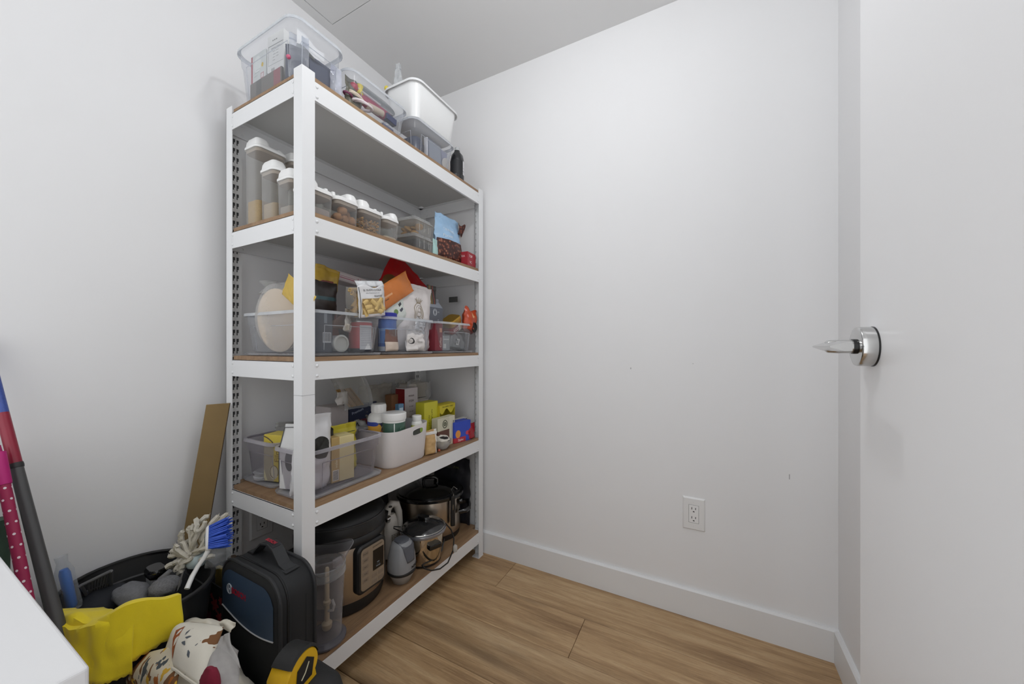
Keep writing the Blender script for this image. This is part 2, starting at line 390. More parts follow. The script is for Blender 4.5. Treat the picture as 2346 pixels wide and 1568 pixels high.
# ---------------------------------------------------------------- boltless shelving rack
X0, X1, Y0, Y1 = -1.394, -.984, .612, 1.541
LV = [1.809, 1.422, 1.007, .586, .128]         # beam tops
BTOP = [z+.013 for z in LV]                     # board tops
ZT = 1.834
rackm = mat('white_powder_coat', '#e4e5e6', .42, var=.008, vscale=6)
rack = thing('shelving_rack', 'tall white metal storage rack with five wood shelves in the corner', 'shelving rack', ((X0+X1)/2, (Y0+Y1)/2, 0))
ox, oy = rack.location.x, rack.location.y
FW, TK = .038, .0016
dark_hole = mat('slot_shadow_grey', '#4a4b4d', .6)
def post(cx, cy, sx, sy):
    """L post; sx, sy point from the outer corner to the inside of the rack"""
    g = Geo()
    def fl(a0, a1, b0, b1): g.box(min(a0, a1), max(a0, a1), min(b0, b1), max(b0, b1), 0, ZT)
    lip = .010
    # near/far flange (normal y): plain
    fl(cx, cx+sx*FW, cy, cy+sy*TK)
    back = sx > 0
    if not back: fl(cx, cx+sx*TK, cy+sy*TK, cy+sy*FW)       # plain front flange
    # slotted inner strip (normal x) : back flange, or the return lip of a front post
    xs = cx if back else cx+sx*(FW-TK)
    ya, yb = (0, .045) if back else (TK, .014)
    px = (xs, xs+sx*TK)
    cols = [0, .0185, .0255, .0295, .0365, .045] if back else [ya, .005, .011, yb]
    holes = (1, 3) if back else (1,)
    z = 0; pitch = .0305; zz = [0]
    def cell(c0, c1, z0, z1): g.box(min(px), max(px), min(cy+sy*c0, cy+sy*c1), max(cy+sy*c0, cy+sy*c1), z0, z1)
    solid = [(cols[i], cols[i+1]) for i in range(len(cols)-1) if i not in holes]
    for a, b in solid: cell(a, b, 0, ZT)
    k = 0; z = .02
    while z < ZT-.02:
        for i in holes:
            cell(cols[i], cols[i+1], z+.019, min(z+pitch, ZT))
        # keyhole step: the slot narrows downwards
        for i in holes:
            c0, c1 = cols[i], cols[i+1]; cell(c0+(c1-c0)*.55, c1, z, z+.008)
        z += pitch
    for i in holes: cell(cols[i], cols[i+1], 0, .02)
    p = g.build('post', rackm, rack, loc=(-ox, -oy, 0))
    # dark strip coloured as the shade seen through the slots
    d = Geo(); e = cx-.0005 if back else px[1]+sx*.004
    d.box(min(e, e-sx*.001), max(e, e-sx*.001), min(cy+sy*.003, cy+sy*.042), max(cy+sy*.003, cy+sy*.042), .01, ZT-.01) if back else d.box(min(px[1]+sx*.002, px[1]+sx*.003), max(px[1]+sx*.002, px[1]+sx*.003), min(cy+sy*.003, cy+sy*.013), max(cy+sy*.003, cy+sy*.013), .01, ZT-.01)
    d.build('slot_shade', dark_hole, p)
    # plastic foot
    Geo().box(min(cx, cx+sx*FW)-.001, max(cx, cx+sx*FW)+.001, min(cy, cy+sy*FW)-.001, max(cy, cy+sy*FW)+.001, 0, .004).build('foot', rackm, p)
    # joint line where the two post halves meet
    if not back:
        Geo().box(min(cx, cx+sx*.02)-.0003, max(cx, cx+sx*FW)+.0003, min(cy, cy+sy*FW)-.0003, max(cy, cy+sy*FW)+.0003, .9135, .9145).build('joint_line', mat('joint_grey', '#b4b5b6', .5), p) if False else None
    return p
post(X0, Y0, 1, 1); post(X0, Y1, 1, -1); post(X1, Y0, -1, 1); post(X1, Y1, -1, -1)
# thin joint line around the near front post
g = Geo()
for z in (.9125,):
    g.box(X1-FW, X1+.0004, Y0-.0004, Y0+.0012, z, z+.0012); g.box(X1-.0012, X1+.0004, Y0-.0004, Y0+FW, z, z+.0012)
g.build('post_joint', mat('joint_grey', '#b0b1b2', .5), rack, loc=(-ox, -oy, 0))
BHT = .053
def beam(axis, lv, side):
    z1 = LV[lv]; z0 = z1-BHT
    g = Geo()
    if axis == 'y':
        x = X1-TK-.0005 if side > 0 else X0+TK+.0005; s = -1 if side > 0 else 1
        a, b = Y0+TK+.002, Y1-TK-.002
        if side > 0: a, b = Y0+.0375, Y1-.0375
        g.box(min(x, x+s*.0015)+(.0016 if side > 0 else 0), max(x, x+s*.0015)+(.0016 if side > 0 else 0), a, b, z0, z1)
        g.box(min(x, x+s*.02), max(x, x+s*.02), a, b, z1-.0015, z1)
        g.box(min(x, x+s*.008), max(x, x+s*.008), a, b, z0, z0+.0015)
        xe = X1 if side > 0 else X0+.003
        riv = [(xe, y, z, 'x', 1) for y in ((a+.007, b-.007) if side > 0 else (Y0+.046, Y1-.046)) for z in (z0+.012, z1-.012)]
    else:
        y = Y0 if side < 0 else Y1; s = 1 if side < 0 else -1
        a, b = X0+.0375, X1-.0375
        if side > 0: a, b = X0+.004, X1-.02
        yy = y if side < 0 else y-.004
        g.box(a, b, min(yy, yy+s*.0015), max(yy, yy+s*.0015), z0, z1)
        g.box(a, b, min(yy, yy+s*.02), max(yy, yy+s*.02), z1-.0015, z1)
        riv = [(x, y if side < 0 else yy+s*.0015, z, 'y', -1) for x in ((a+.004, b-.004) if side < 0 else (X0+.05, X1-.05)) for z in (z0+.012, z1-.012)]
    o = g.build('beam', rackm, rack, loc=(-ox, -oy, 0), bevel=0)
    for x, y, z, ax, d in riv:
        rot = (0, PI/2, 0) if ax == 'x' else (PI/2, 0, 0)
        Geo().lathe([(.0042, 0), (.0042, .0012), (.0028, .0026), (.001, .003)], 10).build('rivet', rackm, o, loc=(x, y, z), rot=rot, smooth=True)
boardm = wood('shelf_board_wood', '#745b45', '#8f7154', '#a38868', 'y', 1.6, .5)
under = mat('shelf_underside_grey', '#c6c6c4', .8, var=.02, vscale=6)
for i in range(5):
    for a, s in (('y', 1), ('y', -1), ('x', -1), ('x', 1)): beam(a, i, s)
    g = Geo(); xa, xb, ya, yb = X0+.006, X1-.0025, Y0+.003, Y1-.004; z0, z1 = LV[i]+.0003, BTOP[i]
    c = .036
    def outl(z): return [(xa, ya+c, z), (xa+c, ya+c, z), (xa+c, ya, z), (xb-c, ya, z), (xb-c, ya+c, z), (xb, ya+c, z), (xb, yb-c, z), (xb-c, yb-c, z), (xb-c, yb, z), (xa+c, yb, z), (xa+c, yb-c, z), (xa, yb-c, z)]
    n = 12; lo_, hi_ = outl(z0), outl(z1)
    g.add(lo_+hi_, [(k, (k+1) % n, n+(k+1) % n, n+k) for k in range(n)]+[tuple(range(n, 2*n))], 0)
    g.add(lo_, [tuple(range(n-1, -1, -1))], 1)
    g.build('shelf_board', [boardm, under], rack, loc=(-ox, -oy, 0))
# ================================================================ placing helpers
def fr(uL, uR, vT, vB, X, d=.05, base=None):
    """box facing the room (+x) whose front plane is X: -> (width along y, depth, height, loc)"""
    um, vm = (uL+uR)/2, (vT+vB)/2
    y0, y1 = at(uL, vm, 'x', X).y, at(uR, vm, 'x', X).y
    z1 = at(um, vT, 'x', X).z; z0 = at(um, vB, 'x', X).z if base is None else base
    return y1-y0, d, z1-z0, (X-d/2, (y0+y1)/2, z0)
def nr(uL, uR, vT, vB, Y, d=.05, base=None):
    um, vm = (uL+uR)/2, (vT+vB)/2
    x0, x1 = at(uL, vm, 'y', Y).x, at(uR, vm, 'y', Y).x
    z1 = at(um, vT, 'y', Y).z; z0 = at(um, vB, 'y', Y).z if base is None else base
    return x1-x0, d, z1-z0, ((x0+x1)/2, Y+d/2, z0)
FX = PI/2      # local -y faces the room (+x), local x runs along the rack (+y)
binclear = clear('clear_bin_plastic', '#f1f2f5', .07, .38, .15)
rimclear = clear('clear_bin_rim', '#e9ecf0', .26, .5, .2)
def storage_bin(label, x0, x1, y0, y1, z, H, group=None, m=None, rm=None, taper=.013, r=.030, frame=True, name='storage_bin', bow=0., step=True):
    m = m or binclear; rm = rm or rimclear
    cx, cy = (x0+x1)/2, (y0+y1)/2; W, D = x1-x0-.014, y1-y0-.014
    t = thing(name, label, 'bin', (cx, cy, z), 0, group)
    T = taper
    b = t_body = Geo().loft([rr(W-2*T-.016, D-2*T-.016, r, .0012), rr(W-2*T, D-2*T, r, .007), rr(W-2*T*.35, D-2*T*.35, r, H*.70), (rr(W-.004, D-.004, r, H*.715) if step else rr(W-2*T*.28, D-2*T*.28, r, H*.75)), rr(W, D, r, H-.001)], True, False).build('body', m, t, smooth=True, angle=50)
    g = Geo(); n = 6
    def ring(w_, d_, z_):
        R = rr(w_, d_, r+.004, z_, n)
        if bow: R = [(p[0], p[1], p[2]+bow*max(0, 1-(p[1]/(D*.28))**2)*(1 if abs(p[0]) > w_/2-.02 else 0)) for p in R]
        return R
    g.loft([ring(W, D, H-.0015), ring(W+.013, D+.013, H-.0015), ring(W+.015, D+.015, H-.011), ring(W+.0125, D+.0125, H-.011), ring(W+.011, D+.011, H-.003), ring(W, D, H-.003)], False, False)
    g.build('rim', rm, t, smooth=True, angle=50)
    if frame:
        g = Geo(); xx = W/2-T*.9+.0025; h1, h0 = H*.66, .012; a, c = -D*.30, D*.38
        g.tube([(xx-T*.5, a*.97, h0), (xx, a, h1)], .0013, 6); g.tube([(xx, a, h1), (xx, c, h1)], .0013, 6); g.tube([(xx, c, h1), (xx-T*.5, c*.97, h0)], .0013, 6)
        yy = -(D/2-T*.9+.0025); a, c = -W*.36, W*.36
        g.tube([(a*.97, yy+T*.5, h0), (a, yy, h1)], .0012, 6); g.tube([(a, yy, h1), (c, yy, h1)], .0012, 6); g.tube([(c, yy, h1), (c*.97, yy+T*.5, h0)], .0012, 6)
        g.build('moulded_rib', rm, t, smooth=True)
    return t
def bin_lid(label, x0, x1, y0, y1, z, group=None, m=None):
    t = thing('bin_lid', label, 'lid', ((x0+x1)/2, (y0+y1)/2, z), 0, group); W, D = x1-x0, y1-y0
    Geo().loft([rr(W-.02, D-.02, .03, 0), rr(W-.006, D-.006, .03, .002), rr(W, D, .034, .009), rr(W-.003, D-.003, .033, .009), rr(W-.012, D-.012, .03, .004)], True, True).build('panel', m or clear('lid_plastic', '#e6e8ec', .12, .4, .2), t, smooth=True)
    return t
def roll(name, label, cat, p0, p1, r, m, group=None, core=None, n=24):
    """rolled-up sheet lying between two points"""
    p0, p1 = Vector(p0), Vector(p1); mid = (p0+p1)/2
    t = thing(name, label, cat, mid, 0, group)
    d = (p1-p0)/2
    Geo().tube([-d, -d*.96, d*.96, d], [r*.93, r, r, r*.93], n).build('outer_wrap', m, t, smooth=True, angle=35)
    if core: Geo().tube([-d*1.004, d*1.004], r*.45, 12).build('core', core, t, smooth=True)
    return t
def blob(g, c, rad, seed=0, n=10, amp=.15, sc=(1, 1, 1)):
    """lumpy closed ball"""
    rings = []
    for i in range(1, n):
        th = PI*i/n; R = []
        for j in range(2*n):
            ph = 2*PI*j/(2*n); d = Vector((math.sin(th)*math.cos(ph), math.sin(th)*math.sin(ph), -math.cos(th)))
            k = rad*(1+amp*noise.noise(d*2.2+Vector((seed*1.7, seed, -seed))))
            R.append((c[0]+d.x*k*sc[0], c[1]+d.y*k*sc[1], c[2]+d.z*k*sc[2]))
        rings.append(R)
    g.loft(rings); return g
navy = mat('navy_fabric', '#3d4356', .7, bump=.3, bscale=500)
slate = mat('slate_blue_card', '#646b7c', .6)
# ================================================================ TOP SHELF
zt = BTOP[0]+.0005
GT = 'clear bins on the top shelf'
storage_bin('clear bin of craft kits at the near end of the top shelf', -1.328, -1.010, .600, .778, zt, .166, GT, r=.034)
storage_bin('clear bin of ribbons and toys in the middle of the top shelf', -1.225, -1.012, .787, 1.058, zt, .142, GT)
storage_bin('clear bin under the white tub on the top shelf', -1.210, -1.000, 1.068, 1.342, zt, .138, GT)
# --- things in the near bin
z0 = zt+.004
def cushion(name, label, cat, w, d, h, loc, rz, m, seed=1, amp=.06):
    g = Geo(); n = 7; rings = []
    for k in range(n+1):
        t_ = k/n; s = math.sin(PI*(.06+.88*t_))**.35
        rings.append([(x*(1+amp*noise.noise(Vector((x*20, y*20, t_*3+seed)))), y*(1+amp*noise.noise(Vector((x*20, y*20+5, t_*3+seed)))), z) for x, y, z in rr(w*s, d*s, min(w, d)*.3, t_*h, 5)])
    g.loft(rings); o = g.build(name, m, smooth=True, angle=80, loc=loc, rot=(0, 0, rz)); return tag(o, label, cat)
def coil(name, label, cat, c, r, turns, tr, m, seed=0, squash=.5):
    pts = []; N = int(turns*18); rnd = random.Random(seed); ph = rnd.random()*6
    for i in range(N+1):
        a = 2*PI*i/18+ph; k = r*(.75+.35*noise.noise(Vector((i*.13, seed, 0))))
        pts.append((c[0]+k*math.cos(a)*.55, c[1]+k*math.sin(a), c[2]+squash*r*(.5+.9*noise.noise(Vector((i*.09, seed+3, 1))))))
    o = Geo().tube(pts, tr, 7).build(name, m, smooth=True); return tag(o, label, cat)
def px(u, v, X): return at(u, v, 'x', X)
w_ = .082
t = carton('craft_card', 'pattern card with a red edge inside the near top bin', 'card', w_, .006, .152, (-1.246, .637, z0), 0, mat('pattern_card', '#cfd3d0', .6, rects=[
    ('r', 'x', 'z', -.06, -w_/2+.010, 0, .2, '#a64a55'), ('c', 'x', 'z', -.004, .118, .020, .026, '#dee1dd'), ('c', 'x', 'z', .024, .108, .006, .007, '#d7b63a'), ('r', 'x', 'z', .014, .032, .066, .084, '#b98a8c'), ('r', 'x', 'z', .017, .029, .069, .081, '#d9cfcf'),
    ('r', 'x', 'z', -.020, .006, .092, .0935, '#8d9494'), ('r', 'x', 'z', -.024, -.004, .082, .0832, '#8d9494'), ('r', 'x', 'z', -.012, .010, .100, .1012, '#a6acab')]), lid=False, bevel=.0008)
w_ = .078
carton('boxed_kit', 'white instruction box with grey print inside the near top bin', 'box', w_, .034, .182, (-1.160, .656, z0+.002), math.radians(3), mat('white_kit_box', '#dadad7', .55, rects=[
    ('r', 'x', 'z', -w_/2+.003, w_/2-.003, .148, .1500, '#55585a'), ('r', 'x', 'z', -w_/2+.003, w_/2-.003, .0905, .0915, '#6b6e70'), ('r', 'x', 'z', -w_/2+.003, -w_/2+.0045, .09, .149, '#6b6e70')]), prints=[
    ('|||||', .013, -.013, .074, '#77797a'), ('= = =', .0100, -.004, .163, '#4b4e50'), ('=====  ====', .0072, 0, .139, '#85888a'), ('-----  -----', .0072, 0, .130, '#85888a'), ('-----  ----', .0072, 0, .121, '#85888a'), ('----   -----', .0072, 0, .112, '#85888a'), ('-----', .0072, -.008, .103, '#85888a')])
o = Geo().box(-.085, .085, -.004, .004, 0, .056).build('booklet', mat('dark_booklet', '#6a655e', .5, rects=[('r', 'x', 'z', -.05, -.02, 0, .09, '#4c4a47'), ('r', 'x', 'z', .045, .08, 0, .09, '#8e4a52')]), bevel=.002, loc=(-1.190, .6290, z0))
tag(o, 'dark booklet lying along the bottom of the near top bin', 'booklet')
o = Geo().lathe([(.022, 0), (.026, .012), (.026, .130), (.022, .142)], 24).build('grey_tin', mat('grey_green_metal', '#8b908c', .35, .3), smooth=True, loc=(-1.092, .690, z0), rot=(.05, .06, 0)); tag(o, 'grey rounded tin standing behind the white instruction box', 'tin')
carton('navy_case', 'flat navy case leaning inside the near top bin', 'case', .085, .018, .098, (-1.048, .716, z0), FX, mat('navy_case_card', '#4a5165', .55), rx=math.radians(-5), lid=False, bevel=.004)
carton('navy_folder', 'navy folder with a raised flap behind the navy case', 'folder', .085, .010, .132, (-1.085, .730, z0), FX, mat('navy_folder_card', '#596074', .6), lid=False, bevel=.003)
pouch('navy_bag', 'small navy drawstring bag at the near corner of the top bin', 'bag', .06, .105, .04, (-1.065, .648, z0), math.radians(50), navy, seed=3, seal=.01)
pouch('zip_bag', 'clear zip bag with pink beads in the near top bin', 'plastic bag', .05, .115, .02, (-1.042, .640, z0), math.radians(55), clear('zip_film', '#eef0f4', .12, .5, .1), seed=5, crumple=.006)
o = blob(Geo(), (0, 0, .0), .006, 2).build('pink_bead', mat('pink_bead_plastic', '#c25a77', .3), smooth=True, loc=px(661, 130, -1.052)); tag(o, 'pink bead ball inside the clear zip bag', 'bead')
o = Geo().grid(lambda u, v: (.0, (u-.5)*.085, .098+v*.045*(1-.4*u)+.006*math.sin(u*7)), 8, 6).build('paper_sheet', mat('bright_white_paper', '#f2f2f0', .5), solid=.0008, loc=(-1.036, .672, z0)); tag(o, 'crisp white sheet of paper at the front of the near top bin', 'paper')
pouch('blister_bag', 'clear blister bag standing at the far end of the craft bin', 'plastic bag', .04, .10, .014, (-1.034, .754, z0), FX, clear('blister_film', '#dfe1ee', .25, .5, .1), seed=8)
# --- things in the middle bin, piled on a folded grey blanket
cushion('folded_blanket', 'grey folded cloth filling the bottom of the ribbon bin', 'cloth', .22, .13, .060, (-1.115, .922, z0), FX, mat('grey_blanket', '#8d8d90', .9, bump=.5), 2)
pouch('olive_bag', 'crumpled olive bag at the near end of the ribbon bin', 'bag', .065, .105, .028, (-1.045, .825, z0), FX+.15, mat('olive_film', '#5c5a4e', .4, bump=.4, bscale=60), seed=11, crumple=.008)
p = px(843, 205, -1.105)
cushion('sequin_case', 'silver speckled fabric case at the back of the ribbon bin', 'case', .185, .022, .040, (-1.054, .922, z0+.094), FX, mat('silver_speckle', '#8f9293', .6, bump=.9, bscale=400, var=.4, vscale=350), 3)
cushion('magenta_pouch', 'long magenta pouch lying in the ribbon bin', 'pouch', .165, .022, .036, (-1.044, .918, z0+.060), FX, mat('magenta_cloth', '#a54660', .6, bump=.3), 4)
cushion('white_card', 'white folded card on top of the magenta pouch', 'card', .115, .018, .005, (-1.042, .880, z0+.0965), FX, mat('white_card', '#e6e2e4', .6), 5, .02)
o = blob(Geo(), (0, 0, 0), .015, 6).build('red_ball', mat('red_toy', '#b23a52', .4), smooth=True, loc=px(810, 200, -1.045)); tag(o, 'crimson toy ball in the ribbon bin', 'ball')
o = Geo().lathe([(.009, 0), (.012, .004), (.009, .012), (.009, .022), (.012, .030), (.009, .034)], 16).build('yellow_spool', mat('yellow_toy', '#e2cf52', .4), smooth=True, loc=px(824, 218, -1.040))
tag(o, 'small yellow spool in the ribbon bin', 'spool')
def coil_at(u, v, X): 
    p = px(u, v, X); return (p.x, p.y, p.z)
coil('cream_ribbon', 'tangle of cream ribbon at the front of the ribbon bin', 'ribbon', coil_at(816, 226, -1.038), .036, 4, .0030, mat('cream_ribbon_cloth', '#d8cdbb', .7), 4, .35)
coil('plastic_flex', 'loop of white plastic flex with pink edging in the ribbon bin', 'flex', coil_at(832, 246, -1.034), .046, 3, .0042, mat('white_flex', '#e3dade', .5), 9, .2)
roll('beige_roll', 'beige rolled cloth lying in the ribbon bin', 'roll', px(838, 240, -1.045), px(876, 262, -1.040), .013, mat('beige_cloth', '#cfc0ad', .8, bump=.4), core=mat('cream_ribbon_cloth', '#d8cdbb'))
coil('plum_band', 'plum elastic band beside the cream ribbon', 'band', coil_at(797, 218, -1.036), .018, 1.5, .0035, mat('plum_elastic', '#7a3f5b', .6), 15, .3)
p = px(893, 282, -1.035); carton('navy_box', 'small navy box at the far end of the ribbon bin', 'box', .048, .02, .024, (p.x, p.y, p.z), FX, mat('navy_box_card', '#4b5068', .6), ry=.1, lid=False, bevel=.002)
p = px(888, 300, -1.036); carton('grey_clip', 'slate plastic clip under the small navy box', 'clip', .05, .02, p.z+.012-z0, (p.x, p.y-.004, z0), FX, mat('slate_plastic', '#5c6178', .5), lid=False, bevel=.003)
# --- things in the bin below the tub
carton('picture_frame', 'slate picture frame in the bin under the white tub', 'frame', .090, .010, .112, (-1.034, 1.232, z0), FX, mat('frame_slate', '#868c99', .5, rects=[('r', 'x', 'z', -.038, .038, .010, .104, '#9ba1ab')]), rx=-.06, lid=False, bevel=.002)
carton('slate_box', 'slate blue box lying in the bin under the white tub', 'box', .15, .05, .085, (-1.085, 1.190, z0), FX, slate, lid=True)
o = Geo().lathe([(.026, 0), (.030, .012), (.030, .068), (.024, .078)], 28).build('navy_tin', mat('navy_lacquer', '#3f465c', .3), smooth=True, loc=(-1.052, 1.128, z0)); tag(o, 'round navy tin at the near end of the bin under the tub', 'tin')
carton('lilac_card', 'lilac grey card at the far end of the bin under the tub', 'card', .055, .012, .105, (-1.045, 1.295, z0), FX, mat('lilac_card_board', '#9ea1b4', .6), lid=False)
o = Geo().lathe([(.028, 0), (.028, .004), (.024, .006)], 28).build('cream_disc', mat('cream_plastic', '#c9c5c0', .5), smooth=True, loc=px(1021, 378, -1.032), rot=(0, PI/2+.12, 0)); tag(o, 'cream round disc at the far end of the bin under the tub', 'disc')
carton('white_tag', 'narrow white divider strip in the bin under the tub', 'strip', .006, .016, .100, (-1.030, 1.170, z0), FX, mat('white_strip', '#e3e3e6', .5), lid=False, bevel=.001)
# --- white tub standing on that bin
wm = mat('white_tub_plastic', '#eceded', .28, var=.006)
storage_bin('opaque white tub stacked on a clear bin at the far end of the top shelf', -1.175, -.982, 1.058, 1.352, zt+.1385, .142, m=wm, rm=mat('white_tub_rim', '#e4e5e6', .3, var=.006), taper=.016, r=.04, frame=False, bow=.010, step=False)
zz = zt+.2705
pouch('clear_bag', 'pointed clear plastic bag poking out of the white tub', 'plastic bag', .085, at(908, 148, 'x', -1.125).z-zt-.150, .03, (-1.125, at(908, 148, 'x', -1.125).y+.012, zt+.145), 1.0, clear('crisp_film', '#eceeef', .22, .6, .08), top=.25, seed=21, crumple=.012)
g = Geo(); blob(g, (0, 0, 0), .010, 4, 8)
o = g.build('yellow_ball', mat('yellow_toy', '#e2cf52', .4), smooth=True, loc=at(886, 203, 'x', -1.165)); tag(o, 'tiny yellow knob peeping over the rim of the white tub', 'toy')
# --- dark bottle at the far end
t = thing('sauce_bottle', 'dark bottle with a white label at the far end of the top shelf', 'bottle', (-1.022, 1.376, zt))
Geo().lathe([(.030, 0), (.032, .004), (.032, .095), (.028, .118), (.014, .136), (.0135, .142)], 32).build('body', mat('dark_glass', '#1e1f22', .12, coat=.3), t, smooth=True)
Geo().lathe([(.0323, .025), (.0323, .090)], 32, cap0=False, cap1=False).build('paper_label', mat('bottle_label', '#d8d8da', .6, rects=[('r', 'y', 'z', -.05, .001, 0, .2, '#1e1f22'), ('r', 'y', 'z', .001, .05, .040, .044, '#9a9aa0'), ('r', 'y', 'z', .001, .05, .055, .057, '#9a9aa0')]), t, smooth=True)
Geo().lathe([(.012, .140), (.012, .156), (.010, .158)], 24).build('cap', mat('grey_cap', '#b9bbbc', .4), t, smooth=True)
# ================================================================ SECOND SHELF: clear dispensers with white lids
zs = BTOP[1]+.0005
dispclear = clear('dispenser_plastic', '#e9e7e3', .06, .42, .08)
whitelid = mat('white_lid_plastic', '#ebebea', .35, var=.008)
gasket = mat('lid_underside', '#b9aea4', .6)
GD = 'clear dispensers with white lids on the second shelf'
def dispenser(label, x0, x1, y0, y1, seam, flip=0, m=None):
    W, D = x1-x0, y1-y0; H = seam-zs
    t = thing('food_dispenser', label, 'container', ((x0+x1)/2, (y0+y1)/2, zs), 0, GD)
    Geo().loft([rr(W-.010, D-.010, .016, .001), rr(W-.006, D-.006, .017, .005), rr(W-.002, D-.002, .018, H-.012), rr(W, D, .018, H)], True, False).build('body', m or dispclear, t, smooth=True, angle=50)
    Geo().loft([rr(W-.008, D-.008, .016, H-.010), rr(W-.006, D-.006, .016, H-.001)]).build('gasket', gasket, t, smooth=True)
    ld = Geo().loft([rr(W+.003, D+.003, .019, H), rr(W+.003, D+.003, .019, H+.007), rr(W-.006, D-.006, .017, H+.013)]).build('lid', whitelid, t, smooth=True, angle=30)
    s = -1 if not flip else 1
    a = Geo().loft([rr(W-.004, D*.48, .016, H+.008, cy=s*D*.25), rr(W-.010, D*.44, .014, H+.024, cy=s*D*.25), rr(W-.022, D*.36, .012, H+.034, cy=s*D*.25)]).build('spout_cap', whitelid, t, smooth=True, angle=30)
    Geo().loft([rr(W*.45, D*.16, .005, H+.010, cy=-s*D*.38), rr(W*.38, D*.12, .004, H+.028, cy=-s*D*.38)]).build('thumb_tab', whitelid, t, smooth=True, angle=30)
    return t
dispenser('tallest clear dispenser, half full of rice, beside the slotted back post', -1.332, -1.250, .632, .730, 1.688)
dispenser('second tallest clear dispenser with pale grain, next to the rice', -1.240, -1.158, .632, .728, 1.594)
dispenser('third dispenser in the stepped row, mostly hidden by the front post', -1.150, -1.072, .632, .724, 1.548)
dispenser('short dispenser directly behind the front post on the second shelf', -1.068, -.992, .632, .719, 1.503)
dispenser('tall clear dispenser standing behind the rice dispenser', -1.332, -1.250, .742, .835, 1.690)
dispenser('short front dispenser with walnuts in it', -1.075, -.992, .725, .810, 1.504, 1)
dispenser('short front dispenser with shelled nuts in it', -1.075, -.992, .814, .909, 1.504)
dispenser('smallest front dispenser with a little flour, beside the clamshell', -1.062, -.992, .914, .987, 1.502, 1)
def fill(name, label, cat, x0, x1, y0, y1, h, m, seed=0):
    W, D = x1-x0-.014, y1-y0-.014
    g = Geo(); g.loft([rr(W, D, .013, .0035), rr(W, D, .013, h), rr(W*.6, D*.6, .01, h+.004), rr(W*.2, D*.2, .004, h+.003)])
    o = g.build(name, m, smooth=True, angle=50, loc=((x0+x1)/2, (y0+y1)/2, zs)); tag(o, label, cat, kind='stuff'); return o
fill('rice', 'golden rice filling the bottom of the tallest dispenser', 'rice', -1.332, -1.250, .632, .730, .085, mat('rice_grain', '#c9ae7c', .7, bump=1., bscale=260, var=.22, vscale=420))
fill('grain', 'pale grain at the bottom of the second dispenser', 'grain', -1.240, -1.158, .632, .728, .060, mat('pale_grain', '#b8a890', .7, bump=1., bscale=260, var=.15, vscale=420))
fill('oats', 'greyish oats in the third stepped dispenser', 'oats', -1.150, -1.072, .632, .724, .035, mat('oat_flake', '#aca69f', .8, bump=1., bscale=200, var=.15, vscale=300))
fill('sugar', 'lilac grey sugar in the short dispenser behind the front post', 'sugar', -1.068, -.992, .632, .719, .022, mat('raw_sugar', '#a79f9f', .8, bump=.6, bscale=400))
fill('flour', 'thin layer of flour in the smallest front dispenser', 'flour', -1.062, -.992, .914, .987, .010, mat('flour_white', '#cfc4b4', .9, bump=.4, bscale=300))
rnd = random.Random(4)
walm = mat('walnut_shell', '#a97c54', .7, bump=1., bscale=90, var=.25, vscale=80)
for k, (x, y, z) in enumerate([(-1.012, .742, .016), (-1.014, .768, .016), (-1.013, .793, .017), (-1.040, .750, .016), (-1.042, .780, .016), (-1.012, .758, .040), (-1.030, .785, .040)]):
    g = Geo(); blob(g, (0, 0, 0), .0140, k+30, 9, .22, (1.1, 1, .95))
    tag(g.build('walnut', walm, smooth=True, angle=80, loc=(x, y, zs+z+.003), rot=(k, k*2, k*.7)), 'brown walnut in the short front dispenser', 'walnut', 'walnuts in a dispenser')
g = Geo()
for k in range(230):
    c = (-1.033+rnd.uniform(-.033, .033), .861+rnd.uniform(-.038, .038), .008+rnd.uniform(0, .036)); a = rnd.random()*6
    g.tube([(c[0]-.004*math.cos(a), c[1]-.004*math.sin(a), c[2]-.001), c, (c[0]+.004*math.cos(a+.6), c[1]+.004*math.sin(a+.6), c[2]+.001)], [.0014, .0030, .0014], 6)
tag(g.build('shelled_nuts', mat('shelled_nut', '#c39a62', .55, var=.2, vscale=60), smooth=True, loc=(0, 0, zs)), 'golden shelled nuts heaped in a front dispenser', 'nuts', kind='stuff')
# glass jars with domed stoppers behind the front row
jarc = clear('jar_glass', '#e3e6e4', .10, .55, .05)
for k, (y, lab) in enumerate([(.690, 'domed glass jar behind the front post'), (.760, 'domed glass jar behind the walnut dispenser'), (.822, 'domed glass jar behind the gap between walnuts and nuts'), (.890, 'domed glass jar behind the shelled nuts'), (.955, 'domed glass jar behind the smallest dispenser')]):
    t = thing('glass_jar', lab, 'jar', (-1.128, y, zs), 0, 'domed glass jars behind the dispensers')
    Geo().lathe([(.026, .001), (.028, .004), (.028, .095), (.023, .105)], 24, cap1=False).build('body', jarc, t, smooth=True)
    Geo().lathe([(.025, .104), (.025, .112), (.016, .120), (.014, .126), (.017, .133), (.012, .140)], 24).build('stopper', jarc, t, smooth=True)
    Geo().lathe([(.025, .005), (.025, .050)], 20).build('contents', mat('jar_contents', '#b59e82', .8, bump=.6), t, smooth=True)
# clip-top jar
t = thing('clip_jar', 'round clip-top glass jar behind the two clear clamshells', 'jar', (-1.150, 1.055, zs))
Geo().lathe([(.036, .001), (.040, .006), (.040, .085), (.034, .098)], 28, cap1=False).build('body', jarc, t, smooth=True)
Geo().lathe([(.036, .100), (.036, .108), (.026, .122), (.010, .126)], 28).build('glass_lid', jarc, t, smooth=True)
g = Geo(); g.tube([(.040, -.012, .085), (.043, -.014, .105), (.043, .014, .105), (.040, .012, .085)], .0018, 6); g.build('wire_bail', mat('steel_wire', '#9a9a98', .3, 1.), t)
